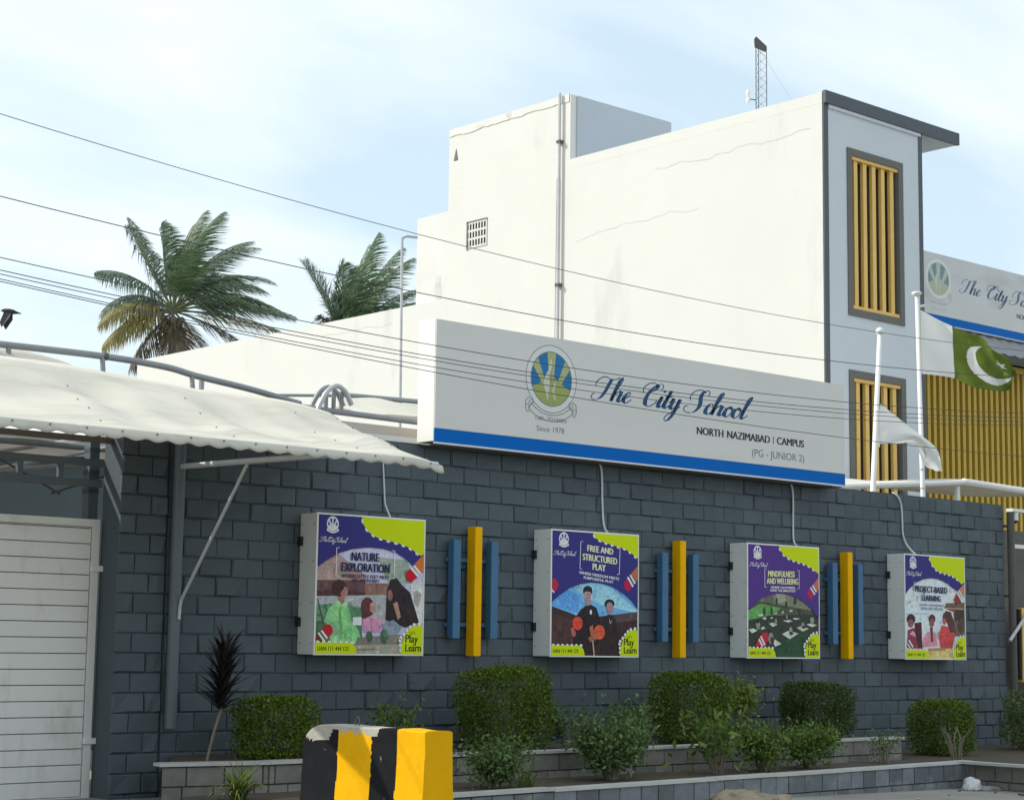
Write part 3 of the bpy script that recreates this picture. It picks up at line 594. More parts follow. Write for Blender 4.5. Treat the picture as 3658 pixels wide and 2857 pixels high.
# ------------------------------------------------------------------ the four advertising boxes
POSTER_ART=[
[((175,172,195),[(0,0),(1,0),(1,1),(0,1)]),
((150,125,120),[(0,.321),(.187,.276),(.443,.424),(.445,.467),(0,.477)]),
((138,150,136),[(.553,.29),(.846,.301),(.902,.472),(.659,.481)]),
((92,66,66),[(0,.474),(.449,.463),(.453,.58),(.006,.594)]),
((70,48,50),[(.004,.556),(.136,.535),(.448,.554),(.449,.583),(.007,.601)]),
((128,98,84),[(.445,.483),(.663,.478),(.667,.596),(.449,.586)]),
((100,76,66),[(.551,.48),(.558,.48),(.562,.591),(.555,.591)]),
((150,152,150),[(.002,.591),(.993,.55),(.998,.762),(.011,.77)]),
((82,122,90),[(.005,.651),(.18,.636),(.42,.664),(.43,.913),(0,.913)]),
((66,100,72),[(0,.77),(.146,.75),(.425,.786),(.431,.938),(0,.926)]),
((60,70,60),[(.007,.607),(.019,.61),(.078,.782),(.062,.789)]),
((190,188,185),[(.876,.473),(1,.464),(1,.768),(.918,.769)]),
((150,146,142),[(.904,.539),(.946,.518),(.989,.557),(.957,.65),(.914,.624)]),
((58,38,38),[(.272,.525),(.269,.547),(.258,.566),(.242,.58),(.221,.588),(.198,.589),(.177,.582),(.159,.568),(.147,.549),(.142,.528),(.145,.507),(.155,.488),(.172,.473),(.193,.465),(.215,.465),(.237,.472),(.255,.485),(.267,.504)]),
((152,106,92),[(.238,.513),(.278,.519),(.287,.551),(.277,.583),(.245,.593),(.217,.571)]),
((58,38,38),[(.25,.513),(.247,.528),(.238,.542),(.224,.552),(.206,.558),(.187,.558),(.168,.553),(.153,.544),(.143,.531),(.139,.515),(.142,.5),(.151,.486),(.165,.476),(.183,.47),(.202,.47),(.22,.475),(.235,.484),(.246,.498)]),
((140,96,84),[(.194,.585),(.257,.59),(.251,.635),(.204,.635)]),
((120,176,116),[(.168,.63),(.203,.616),(.232,.641),(.27,.618),(.305,.691),(.32,.755),(.395,.831),(.423,.932),(.139,.926),(.109,.794),(.073,.77),(.112,.681)]),
((92,146,92),[(.205,.667),(.217,.667),(.249,.85),(.224,.913),(.207,.787)]),
((150,198,146),[(.168,.63),(.203,.616),(.228,.651),(.197,.661)]),
((150,198,146),[(.232,.651),(.27,.618),(.287,.647),(.256,.666)]),
((120,150,118),[(.117,.794),(.187,.788),(.214,.863),(.175,.869)]),
((82,44,46),[(.532,.659),(.529,.685),(.519,.707),(.503,.724),(.484,.733),(.462,.733),(.442,.725),(.425,.708),(.413,.686),(.409,.661),(.411,.636),(.421,.613),(.437,.597),(.457,.587),(.478,.587),(.498,.596),(.516,.612),(.527,.634)]),
((172,122,112),[(.542,.659),(.541,.672),(.537,.683),(.53,.692),(.521,.696),(.511,.697),(.502,.692),(.494,.684),(.489,.673),(.487,.66),(.488,.647),(.493,.636),(.5,.627),(.509,.623),(.518,.623),(.527,.627),(.535,.635),(.54,.646)]),
((82,44,46),[(.418,.619),(.491,.605),(.495,.708),(.488,.74),(.419,.741)]),
((188,128,158),[(.424,.754),(.495,.724),(.577,.73),(.615,.778),(.589,.842),(.443,.843)]),
((160,104,132),[(.496,.74),(.508,.74),(.524,.839),(.508,.84)]),
((200,200,205),[(.335,.736),(.415,.732),(.417,.792),(.337,.793)]),
((40,30,32),[(.656,.511),(.683,.451),(.741,.436),(.793,.488),(.87,.539),(.906,.618),(.965,.762),(.835,.802),(.643,.749),(.649,.557)]),
((124,88,78),[(.705,.566),(.704,.579),(.7,.592),(.693,.601),(.685,.606),(.677,.606),(.669,.601),(.662,.592),(.657,.58),(.655,.566),(.656,.553),(.66,.54),(.666,.531),(.674,.526),(.683,.526),(.691,.531),(.698,.54),(.703,.552)]),
((152,116,102),[(.709,.628),(.75,.611),(.787,.724),(.759,.748)]),
((120,132,142),[(.611,.778),(.717,.748),(.802,.802),(.754,.861),(.63,.855)]),
((112,106,96),[(.381,.881),(.787,.854),(.789,.932),(.367,.945)]),
((146,142,126),[(.359,.938),(.789,.925),(.791,1),(.362,1)]),
((104,98,88),[(.384,.963),(.544,.959),(.549,.97),(.385,.976)]),
((58,84,64),[(.522,.875),(.521,.889),(.516,.902),(.509,.911),(.499,.916),(.489,.916),(.48,.911),(.472,.902),(.466,.889),(.464,.875),(.465,.86),(.47,.848),(.477,.838),(.486,.833),(.496,.833),(.506,.838),(.514,.848),(.52,.86)]),
((58,84,64),[(.665,.874),(.664,.893),(.658,.91),(.65,.923),(.639,.93),(.627,.93),(.615,.923),(.606,.911),(.599,.894),(.597,.874),(.598,.855),(.603,.838),(.612,.825),(.623,.819),(.635,.819),(.646,.825),(.656,.838),(.662,.855)]),
((74,108,78),[(.663,.848),(.663,.858),(.659,.867),(.654,.873),(.647,.876),(.639,.876),(.632,.873),(.626,.867),(.623,.858),(.621,.849),(.622,.839),(.625,.83),(.631,.824),(.638,.821),(.645,.821),(.652,.824),(.658,.83),(.662,.839)]),
('NAVY',[(.001,0),(1,0),(1,.383),(.942,.378),(.89,.339),(.838,.301),(.735,.251),(.609,.225),(.476,.22),(.322,.238),(.187,.276),(.087,.327),(.003,.381)]),
('LIME',[(.398,0),(.413,.057),(.464,.109),(.539,.143),(.615,.158),(.699,.17),(.784,.186),(.852,.204),(.913,.235),(.965,.262),(1,.248),(1,0)]),
((160,84,36),[(.898,.336),(1,.248),(1,.376),(.964,.394)]),
((205,180,175),[(.865,.36),(.883,.348),(.956,.408),(.939,.423)]),
((205,180,175),[(.892,.342),(.911,.335),(.974,.389),(.957,.402)]),
((150,20,34),[(.822,.411),(.832,.388),(.865,.363),(.94,.425),(.88,.465),(.84,.454)]),
((146,26,34),[(.049,.832),(.082,.795),(.121,.789),(.149,.813),(.152,.851),(.106,.893)]),
((205,185,180),[(.042,.84),(.057,.832),(.111,.885),(.099,.898)]),
((205,185,180),[(.016,.854),(.031,.847),(.088,.908),(.077,.921)]),
((110,24,30),[(.004,.876),(.012,.867),(.061,.918),(.003,.918)]),
],
[((98,152,214),[(0,0),(1,0),(1,1),(0,1)]),
((132,178,226),[(.218,.411),(.458,.401),(.654,.427),(.994,.616),(.994,.644),(.556,.582),(.304,.491)]),
((82,136,206),[(.003,.525),(.19,.473),(.324,.518),(.305,.656),(.004,.607)]),
((54,36,36),[(.004,.607),(.191,.651),(.305,.683),(.557,.679),(.714,.663),(1,.633),(1,1),(0,1)]),
((76,62,60),[(.714,.663),(1,.632),(1,.7),(.724,.734)]),
((66,44,42),[(0,.668),(.267,.711),(.268,.931),(0,.932)]),
((34,26,30),[(.281,.684),(.334,.628),(.401,.592),(.449,.584),(.517,.611),(.547,.679),(.606,.79),(.48,1),(.24,.944)]),
((154,122,118),[(.383,.551),(.451,.546),(.447,.586),(.406,.598)]),
((34,30,36),[(.466,.472),(.463,.486),(.454,.498),(.439,.507),(.422,.512),(.403,.513),(.385,.509),(.371,.5),(.361,.488),(.358,.475),(.361,.461),(.37,.449),(.385,.439),(.402,.434),(.421,.434),(.439,.438),(.453,.446),(.463,.458)]),
((154,124,126),[(.451,.51),(.448,.527),(.441,.542),(.431,.553),(.417,.559),(.403,.56),(.39,.554),(.379,.543),(.372,.528),(.37,.511),(.372,.494),(.379,.479),(.39,.468),(.403,.462),(.417,.461),(.43,.467),(.441,.478),(.448,.493)]),
((34,30,36),[(.362,.496),(.371,.462),(.41,.447),(.458,.467),(.466,.501),(.444,.481),(.391,.479)]),
((96,76,80),[(.391,.503),(.408,.501),(.408,.508),(.391,.51)]),
((96,76,80),[(.422,.501),(.441,.502),(.441,.508),(.422,.508)]),
((205,200,205),[(.463,.646),(.462,.653),(.46,.659),(.456,.663),(.452,.666),(.447,.666),(.443,.663),(.439,.659),(.437,.653),(.436,.647),(.437,.64),(.439,.634),(.443,.63),(.447,.628),(.452,.627),(.456,.63),(.46,.634),(.462,.64)]),
((42,30,32),[(.594,.693),(.645,.663),(.704,.663),(.754,.725),(.77,1),(.558,1)]),
((36,30,34),[(.725,.572),(.722,.585),(.712,.596),(.696,.605),(.677,.61),(.656,.61),(.637,.606),(.621,.598),(.611,.587),(.607,.574),(.611,.561),(.621,.55),(.636,.541),(.656,.536),(.676,.536),(.696,.54),(.711,.548),(.722,.559)]),
((144,114,118),[(.711,.607),(.708,.624),(.701,.639),(.69,.65),(.677,.656),(.662,.656),(.649,.65),(.638,.64),(.63,.625),(.628,.609),(.63,.592),(.637,.577),(.648,.566),(.662,.56),(.676,.56),(.69,.565),(.701,.576),(.708,.59)]),
((150,140,140),[(.66,.685),(.68,.726),(.699,.698),(.69,.729),(.67,.74)]),
((150,84,68),[(.218,.781),(.248,.772),(.282,.821),(.268,.85),(.235,.843)]),
((192,62,48),[(.355,.739),(.352,.758),(.342,.775),(.326,.787),(.307,.794),(.286,.794),(.267,.788),(.251,.776),(.241,.759),(.237,.741),(.24,.722),(.25,.705),(.266,.693),(.285,.686),(.306,.686),(.325,.692),(.341,.704),(.352,.72)]),
((156,44,36),[(.248,.736),(.349,.724),(.35,.729),(.25,.742)]),
((202,78,48),[(.612,.808),(.608,.828),(.597,.846),(.58,.86),(.559,.867),(.537,.867),(.516,.86),(.499,.847),(.487,.829),(.483,.809),(.487,.789),(.498,.771),(.515,.757),(.536,.75),(.558,.75),(.58,.756),(.597,.769),(.608,.787)]),
((164,56,38),[(.489,.804),(.608,.792),(.609,.798),(.491,.81)]),
((156,88,70),[(.431,.771),(.471,.75),(.487,.812),(.54,.838),(.499,.877),(.451,.847)]),
((150,84,68),[(.417,.854),(.46,.84),(.48,.881),(.441,.892)]),
((152,132,112),[(.462,.874),(.48,.874),(.498,1),(.482,1)]),
('NAVY',[(0,0),(1,0),(1,.61),(.933,.546),(.833,.485),(.703,.433),(.575,.408),(.448,.405),(.323,.422),(.199,.459),(.077,.524),(0,.576)]),
('LIME',[(.461,0),(.493,.042),(.574,.067),(.652,.081),(.751,.098),(.831,.111),(.901,.137),(.992,.186),(1,.18),(1,0)]),
((140,80,50),[(.912,.321),(1,.248),(1,.354),(.968,.394)]),
((205,180,175),[(.867,.353),(.884,.342),(.949,.419),(.933,.429)]),
((205,180,175),[(.898,.332),(.912,.324),(.971,.394),(.957,.405)]),
((142,22,52),[(.83,.403),(.862,.36),(.931,.43),(.885,.467),(.84,.444)]),
((140,30,46),[(0,.388),(.048,.392),(.076,.435),(.053,.478),(.022,.492),(0,.468)]),
((205,185,180),[(0,.47),(.031,.495),(.02,.503),(0,.488)]),
],
[((112,112,94),[(0,0),(1,0),(1,1),(0,1)]),
((86,86,76),[(.224,.442),(.347,.426),(.369,.519),(.225,.542)]),
((140,138,118),[(.388,.432),(.513,.429),(.535,.502),(.41,.512)]),
((70,74,60),[(.001,.526),(.173,.503),(.992,.582),(.993,.63),(.003,.599)]),
((86,138,72),[(0,.593),(.174,.526),(.463,.558),(.37,.61),(.145,.656),(0,.685)]),
((46,54,44),[(0,.678),(.309,.627),(.928,.604),(1,.643),(1,1),(0,1)]),
((38,68,46),[(.456,.852),(.769,.782),(.999,.78),(1,1),(.355,1)]),
((178,180,168),[(.014,.757),(.076,.747),(.132,.766),(.057,.79)]),
((178,180,168),[(.177,.741),(.218,.725),(.239,.748),(.188,.757)]),
((178,180,168),[(.145,.623),(.206,.617),(.211,.632),(.155,.638)]),
((178,180,168),[(.196,.652),(.247,.645),(.258,.661),(.217,.667)]),
((178,180,168),[(.289,.701),(.351,.69),(.408,.709),(.341,.73)]),
((178,180,168),[(.471,.792),(.559,.761),(.711,.783),(.581,.836)]),
((178,180,168),[(.679,.733),(.748,.715),(.859,.737),(.769,.765)]),
((178,180,168),[(.822,.7),(.875,.689),(.977,.702),(.907,.723)]),
((178,180,168),[(.485,.671),(.558,.66),(.626,.673),(.558,.687)]),
((178,180,168),[(.36,.612),(.401,.594),(.401,.609),(.37,.616)]),
((178,180,168),[(.353,.883),(.365,.838),(.462,.879),(.376,.906)]),
((178,180,168),[(.621,.649),(.663,.642),(.737,.651),(.663,.662)]),
((178,180,168),[(.463,.598),(.494,.584),(.5,.601),(.469,.605)]),
((178,180,168),[(.578,.576),(.62,.568),(.62,.589),(.578,.591)]),
((178,180,168),[(.309,.647),(.34,.641),(.345,.655),(.311,.657)]),
((52,58,50),[(.242,.595),(.242,.608),(.239,.62),(.235,.629),(.229,.633),(.224,.633),(.218,.629),(.214,.62),(.211,.609),(.21,.596),(.21,.582),(.213,.571),(.217,.562),(.223,.557),(.228,.557),(.234,.562),(.238,.57),(.241,.582)]),
((52,58,50),[(.343,.587),(.342,.599),(.34,.611),(.336,.619),(.332,.624),(.327,.624),(.322,.619),(.318,.611),(.315,.6),(.314,.587),(.315,.574),(.317,.563),(.321,.555),(.326,.55),(.331,.55),(.335,.554),(.339,.563),(.342,.574)]),
((52,58,50),[(.552,.647),(.552,.655),(.549,.662),(.545,.667),(.54,.67),(.534,.67),(.529,.667),(.525,.662),(.522,.655),(.521,.647),(.522,.64),(.525,.633),(.529,.627),(.534,.625),(.539,.625),(.544,.627),(.549,.632),(.551,.639)]),
((52,58,50),[(.68,.493),(.679,.504),(.676,.515),(.671,.522),(.665,.526),(.658,.526),(.652,.523),(.647,.515),(.643,.505),(.642,.493),(.643,.482),(.646,.472),(.651,.464),(.657,.46),(.664,.46),(.67,.464),(.675,.471),(.679,.481)]),
((52,58,50),[(.55,.522),(.549,.532),(.547,.54),(.543,.546),(.538,.549),(.533,.549),(.528,.546),(.524,.54),(.522,.532),(.521,.523),(.521,.514),(.524,.506),(.528,.499),(.533,.496),(.538,.496),(.542,.499),(.546,.505),(.549,.513)]),
((52,58,50),[(.748,.58),(.747,.589),(.744,.597),(.739,.603),(.734,.606),(.728,.607),(.722,.603),(.718,.597),(.715,.589),(.714,.58),(.715,.571),(.717,.563),(.722,.556),(.727,.553),(.733,.553),(.739,.556),(.743,.562),(.746,.57)]),
((52,58,50),[(.412,.498),(.412,.51),(.41,.52),(.406,.527),(.402,.531),(.398,.532),(.394,.528),(.39,.52),(.388,.51),(.387,.499),(.388,.487),(.39,.477),(.393,.47),(.397,.465),(.401,.465),(.406,.469),(.409,.477),(.411,.487)]),
((124,126,116),[(.165,.719),(.163,.732),(.158,.744),(.15,.753),(.14,.757),(.13,.757),(.12,.753),(.111,.744),(.106,.733),(.104,.72),(.105,.707),(.111,.695),(.118,.686),(.128,.682),(.139,.682),(.149,.686),(.157,.694),(.163,.706)]),
((124,126,116),[(.617,.758),(.616,.769),(.612,.779),(.605,.786),(.597,.79),(.588,.79),(.58,.787),(.573,.779),(.569,.77),(.567,.759),(.569,.748),(.573,.738),(.579,.731),(.588,.727),(.596,.727),(.605,.73),(.611,.738),(.616,.747)]),
((124,126,116),[(.792,.707),(.791,.716),(.786,.724),(.78,.73),(.771,.733),(.762,.733),(.754,.73),(.747,.725),(.743,.717),(.741,.708),(.743,.699),(.747,.692),(.754,.686),(.762,.683),(.771,.682),(.779,.685),(.786,.691),(.791,.699)]),
((124,126,116),[(.934,.661),(.932,.672),(.926,.681),(.918,.688),(.907,.691),(.896,.691),(.886,.688),(.877,.681),(.871,.673),(.869,.662),(.871,.652),(.877,.643),(.885,.636),(.896,.633),(.907,.632),(.917,.636),(.926,.642),(.932,.651)]),
((124,126,116),[(.4,.679),(.399,.688),(.396,.696),(.391,.701),(.385,.704),(.378,.705),(.372,.702),(.367,.696),(.364,.688),(.363,.68),(.364,.671),(.367,.663),(.372,.658),(.378,.655),(.384,.655),(.39,.657),(.395,.663),(.399,.671)]),
((124,126,116),[(.549,.637),(.548,.643),(.546,.648),(.543,.652),(.539,.654),(.535,.654),(.531,.652),(.527,.648),(.525,.643),(.524,.637),(.525,.631),(.527,.626),(.53,.622),(.534,.62),(.539,.62),(.543,.622),(.546,.626),(.548,.631)]),
((40,40,38),[(.149,.69),(.148,.694),(.145,.698),(.14,.701),(.134,.703),(.128,.703),(.122,.701),(.117,.698),(.114,.695),(.112,.69),(.113,.685),(.117,.681),(.121,.678),(.127,.677),(.134,.677),(.14,.678),(.145,.681),(.148,.685)]),
((40,40,38),[(.628,.784),(.627,.788),(.622,.792),(.615,.795),(.606,.797),(.596,.797),(.588,.796),(.58,.793),(.575,.789),(.574,.784),(.575,.78),(.58,.775),(.587,.772),(.596,.771),(.606,.771),(.614,.772),(.622,.775),(.627,.779)]),
((40,40,38),[(.807,.724),(.805,.728),(.801,.731),(.793,.734),(.784,.735),(.775,.735),(.766,.734),(.758,.732),(.754,.729),(.752,.725),(.754,.721),(.758,.718),(.766,.715),(.775,.714),(.784,.714),(.793,.715),(.801,.717),(.805,.721)]),
((40,40,38),[(.322,.787),(.321,.795),(.316,.801),(.309,.807),(.3,.809),(.291,.809),(.282,.807),(.275,.802),(.271,.795),(.269,.787),(.27,.78),(.275,.773),(.282,.768),(.29,.765),(.3,.765),(.308,.767),(.316,.772),(.32,.779)]),
((136,120,112),[(.348,.833),(.346,.851),(.34,.867),(.331,.879),(.319,.886),(.306,.886),(.294,.88),(.284,.868),(.277,.852),(.275,.834),(.277,.816),(.283,.8),(.292,.788),(.304,.781),(.317,.781),(.329,.787),(.339,.799),(.346,.815)]),
((60,46,44),[(.352,.853),(.35,.864),(.346,.874),(.34,.882),(.332,.886),(.323,.886),(.315,.882),(.309,.875),(.304,.865),(.303,.853),(.304,.842),(.308,.832),(.314,.825),(.322,.821),(.331,.82),(.339,.824),(.346,.832),(.35,.842)]),
('PURP',[(0,0),(1,0),(1,.65),(.987,.637),(.928,.59),(.885,.55),(.81,.51),(.693,.465),(.555,.431),(.43,.427),(.296,.444),(.173,.483),(.072,.545),(0,.596)]),
('LIME',[(.43,.001),(.446,.034),(.494,.077),(.573,.111),(.658,.129),(.753,.143),(.839,.161),(.904,.186),(.952,.212),(.993,.232),(1,.225),(1,0)]),
((150,84,60),[(.916,.337),(1,.263),(1,.362),(.975,.394)]),
((205,176,180),[(.871,.366),(.886,.356),(.95,.42),(.935,.429)]),
((205,176,180),[(.901,.346),(.916,.337),(.972,.396),(.957,.406)]),
((140,26,64),[(.832,.409),(.866,.371),(.933,.434),(.88,.467),(.841,.442)]),
((146,36,46),[(.089,.901),(.148,.822),(.198,.782),(.27,.781),(.271,.847),(.221,.907)]),
((205,180,180),[(.133,.845),(.15,.835),(.202,.9),(.185,.907)]),
((205,180,180),[(.16,.818),(.178,.81),(.23,.887),(.214,.898)]),
],
[((186,193,206),[(0,0),(1,0),(1,1),(0,1)]),
((96,76,62),[(.685,.452),(.999,.439),(1,.777),(.814,.778),(.81,.539),(.65,.504)]),
((160,130,110),[(.65,.497),(.997,.499),(.997,.509),(.65,.506)]),
((60,46,42),[(.833,.518),(.991,.516),(.988,.605),(.83,.627)]),
((160,168,186),[(.001,.566),(.399,.555),(.399,.571),(0,.583)]),
((60,36,40),[(.165,.621),(.16,.638),(.147,.654),(.127,.665),(.103,.671),(.078,.672),(.055,.666),(.036,.655),(.024,.64),(.02,.623),(.025,.605),(.038,.59),(.057,.578),(.081,.572),(.106,.572),(.13,.578),(.149,.589),(.161,.604)]),
((122,76,76),[(.134,.663),(.131,.676),(.122,.688),(.109,.697),(.093,.702),(.076,.702),(.061,.698),(.048,.689),(.04,.677),(.038,.663),(.041,.65),(.049,.638),(.063,.629),(.078,.624),(.095,.624),(.111,.628),(.123,.637),(.131,.649)]),
((126,46,66),[(.035,.728),(.139,.704),(.26,.747),(.278,.907),(.019,.901)]),
((190,160,165),[(.061,.768),(.117,.735),(.242,.801),(.236,.821),(.105,.774)]),
((70,26,36),[(.146,.658),(.263,.648),(.276,.901),(.211,.901),(.16,.774)]),
((76,40,46),[(.499,.612),(.495,.627),(.484,.641),(.468,.651),(.449,.656),(.429,.656),(.41,.651),(.395,.642),(.385,.628),(.382,.613),(.386,.598),(.396,.585),(.412,.574),(.431,.569),(.452,.569),(.471,.574),(.486,.584),(.496,.597)]),
((126,72,72),[(.479,.648),(.476,.662),(.468,.674),(.456,.683),(.442,.688),(.427,.688),(.413,.683),(.402,.675),(.395,.663),(.393,.649),(.396,.635),(.404,.623),(.415,.614),(.43,.609),(.444,.608),(.458,.613),(.469,.622),(.476,.634)]),
((192,124,138),[(.292,.8),(.366,.74),(.495,.742),(.531,.874),(.278,.891)]),
((96,50,60),[(.406,.692),(.451,.692),(.453,.84),(.414,.84)]),
((176,62,62),[(.545,.765),(.605,.67),(.736,.69),(.832,.771),(.776,.897),(.576,.901)]),
((150,86,82),[(.686,.622),(.684,.636),(.678,.648),(.668,.658),(.657,.663),(.645,.663),(.634,.658),(.625,.649),(.619,.637),(.618,.623),(.62,.609),(.627,.597),(.636,.587),(.647,.582),(.659,.582),(.67,.587),(.679,.596),(.685,.608)]),
((76,46,42),[(.618,.609),(.631,.562),(.683,.527),(.763,.54),(.807,.621),(.833,.743),(.74,.737),(.703,.656),(.647,.595)]),
((72,52,46),[(.99,.667),(.986,.693),(.976,.717),(.961,.734),(.943,.743),(.924,.743),(.907,.734),(.894,.717),(.885,.694),(.882,.668),(.886,.642),(.896,.619),(.911,.601),(.929,.592),(.948,.592),(.965,.601),(.979,.618),(.987,.641)]),
((192,168,108),[(.003,.907),(1,.899),(1,1),(0,1)]),
((150,110,70),[(.367,.901),(.661,.894),(.661,.921),(.366,.927)]),
('NAVY',[(0,0),(1,0),(1,.248),(.874,.329),(.771,.287),(.657,.242),(.544,.218),(.42,.214),(.285,.231),(.174,.268),(.073,.323),(0,.381)]),
('LIME',[(.401,0),(.424,.059),(.479,.11),(.546,.144),(.625,.156),(.717,.167),(.797,.183),(.866,.208),(.946,.257),(1,.237),(1,0)]),
((150,100,76),[(.88,.326),(.995,.251),(.999,.358),(.971,.382)]),
((205,176,178),[(.859,.341),(.878,.33),(.964,.427),(.943,.436)]),
((205,176,178),[(.895,.325),(.914,.32),(.982,.399),(.967,.41)]),
((112,40,44),[(.811,.413),(.856,.354),(.94,.438),(.858,.463)]),
((205,180,176),[(.032,.828),(.051,.82),(.118,.887),(.101,.897)]),
((205,180,176),[(.015,.861),(.026,.851),(.079,.907),(.062,.913)]),
],
]

HEAD = [
 (INKN, [('NATURE', .305, .568, .323, .062, .0), ('EXPLORATION', .215, .668, .402, .062, 0.)], [('WHERE LITTLE FEET MEET', .222, .665, .447, .024, 0.), ('BIG WONDERS', .322, .57, .476, .022, 0.)], INKN, (.168, .712, .235, .442, 0.), WHT),
 ((206, 196, 140), [('FREE AND', .395, .700, .150, .050, .06), ('STRUCTURED', .342, .748, .224, .052, .06), ('PLAY', .456, .612, .300, .052, .06)], [('WHERE FREEDOM MEETS', .303, .770, .338, .022, .085), ('PURPOSEFUL PLAY', .356, .703, .378, .022, .08)], WHT, (.316, .776, .075, .300, .06), WHT),
 ((206, 190, 120), [('MINDFULNESS', .270, .650, .280, .052, -.012), ('AND WELLBEING', .250, .698, .346, .052, -.012)], [('WHERE CALM MINDS', .308, .650, .386, .021, -.01), ('SHINE THE BRIGHTEST', .298, .662, .414, .021, -.01)], WHT, (.226, .712, .212, .378, 0.), WHT),
 (INKN, [('PROJECT-BASED', .150, .700, .352, .060, .012), ('LEARNING', .262, .590, .436, .056, .012)], [('WHERE YOUNG MINDS', .226, .645, .487, .020, .008), ('BUILD BIG DREAMS', .253, .616, .522, .020, .008)], (96, 98, 120), (.140, .712, .262, .448, 0.), (170, 172, 190)),
]
BXL = ['white light box with the Nature Exploration poster, nearest the gate', 'white light box with the Free and Structured Play poster of two players', 'white light box with the purple Mindfulness and Wellbeing poster', 'white light box with the Project-Based Learning poster, farthest from the gate']
BX0 = [11.73, 15.19, 18.76, 22.22]
def bump_row(pr, m, pts, ru, rv):
    for i, (u, v) in enumerate(pts): pr.ell(m, u, v, ru, rv, 10, i == 0)
for k in range(4):
    x0 = BX0[k]; w, z0, z1, yf = 1.505, 1.605, 3.125, -.32
    t = thing('poster_light_box', BXL[k], 'light box', (x0+w/2, -.16, z0), 'advertising boxes along the block wall')
    b = MB(); b.box(x0, x0+w, yf+.01, -.015, z0, z1, .006); case = b.build('case', m_boxside, t)
    fr = MB(); fr.box(x0-.004, x0+.018, yf-.006, yf+.02, z0-.004, z1+.004); fr.box(x0+w-.012, x0+w+.004, yf-.006, yf+.02, z0-.004, z1+.004)
    fr.box(x0+.018, x0+w-.012, yf-.006, yf+.02, z1-.014, z1+.004); fr.box(x0+.018, x0+w-.012, yf-.006, yf+.02, z0-.004, z0+.012); fr.build('face_frame', m_whitepaint, t)
    for zc in (z0+.35, z1-.3): MB().box(x0-.03, x0+.0, -.075, -.012, zc-.05, zc+.05).build('mount', m_rubber, case)
    for zc in (z0+.12, z0+.55, z0+1.0, z0+1.4):
        for yc in (-.27, -.06): MB().tube([(x0-.003, yc, zc), (x0+.004, yc, zc)], .008, 6).build('screw', m_steel, case)
    args = (x0+.018, yf+.006, z1-.014, w-.030, z1-z0-.026)
    ph = Photo(args); pr = Print(args[0], args[1]-.012, *args[2:])
    for c, pts in POSTER_ART[k]:
        pts = [p for i, p in enumerate(pts) if p != pts[i-1]]
        if len(pts) < 3: continue
        if isinstance(c, str): pr.poly(ink(c), pts); over = True
        elif pr.layer: pr.poly(ink(c), pts)
        else: ph.poly(c, pts)
    ph.build('photo_print', t)
    for c, pts in POSTER_ART[k]:
        if c == 'LIME':
            e = pts[:-2]                                           # white stitches along the lime corner
            lens = [0]
            for a, b_ in zip(e, e[1:]): lens.append(lens[-1]+math.hypot(b_[0]-a[0], b_[1]-a[1]))
            pr.layer += 1; d = .03
            while d < lens[-1]-.02:
                for a, b_, l0, l1 in zip(e, e[1:], lens, lens[1:]):
                    if l0 <= d < l1:
                        f_ = (d-l0)/(l1-l0); px, py = a[0]+(b_[0]-a[0])*f_, a[1]+(b_[1]-a[1])*f_; tx, ty = (b_[0]-a[0])/(l1-l0), (b_[1]-a[1])/(l1-l0)
                        pr.poly(ink((215, 216, 205)), [(px-tx*.017-ty*0, py-ty*.017), (px+tx*.017, py+ty*.017), (px+tx*.015-ty*.014, py+ty*.015+tx*.014), (px-tx*.015-ty*.014, py-ty*.015+tx*.014)], False)
                d += .074
    pr.build('border_print', t)
    pr = Print(args[0], args[1]-.0145, *args[2:])
    bump_row(pr, ink((206, 208, 180)), [(.02+.052*i, .918) for i in range(7)], .018, .012)
    pr.poly(ink('LIME'), [(0, .92), (.30, .92), (.345, .932), (.365, .955), (.376, 1), (0, 1)])
    pr.text(ink((40, 44, 20)), 'UAN 111 444 123', .016, .300, .978, .030, .03)
    pr.build('phone_badge', t)
    pr = Print(args[0], args[1]-.0145, *args[2:])
    bump_row(pr, ink((206, 208, 180)), [(.785+.006*math.cos(i), 1-.03-i*.035) for i in range(3)]+[(.79+.03*i, .88-.027*i) for i in range(4)]+[(.915, .782), (.965, .775)], .016, .015)
    pr.poly(ink('LIME'), [(1, .79), (.94, .785), (.885, .80), (.845, .835), (.815, .885), (.795, .93), (.788, 1), (1, 1)])
    pr.text(ink((48, 46, 14)), "Let's", .868, .928, .850, .028, .0, .05); pr.text(ink((38, 36, 14)), 'Play', .832, .955, .912, .058, .03, .02)
    pr.text(ink((48, 46, 14)), 'to', .905, .935, .938, .02, 0); pr.text(ink((38, 36, 14)), 'Learn', .832, .985, .978, .054, .03, .0)
    pr.build('slogan_badge', t)
    pr = Print(args[0], args[1]-.0145, *args[2:]); wm = ink(WHT); nv = ink('PURP' if k == 2 else 'NAVY')
    emblem(pr, .127, .064, .078, .70, .70, wm, nv, wm, wm, ink((150, 150, 176)), wm)
    ribbon(pr, .127, .064, .078, .70, .70, wm, None, wm)
    pr.build('emblem', t)
    pr = Print(args[0], args[1]-.0145, *args[2:]); script(pr, wm, 'The_City_School', .012, .255, .196, .036, .34, .14); pr.build('script_lettering', t)
    hc, hl, subs, scol, br, bc = HEAD[k]
    pr = Print(args[0], args[1]-.0155, *args[2:])
    for s_, u0, u1, vb, ch, sp in hl: pr.text(ink(hc), s_, u0, u1, vb, ch, .05, sp)
    pr.build('headline_lettering', t)
    pr = Print(args[0], args[1]-.0155, *args[2:])
    for s_, u0, u1, vb, ch, sp in subs: pr.text(ink(scol), s_, u0, u1, vb, ch, .035, sp)
    pr.build('subtitle_lettering', t)
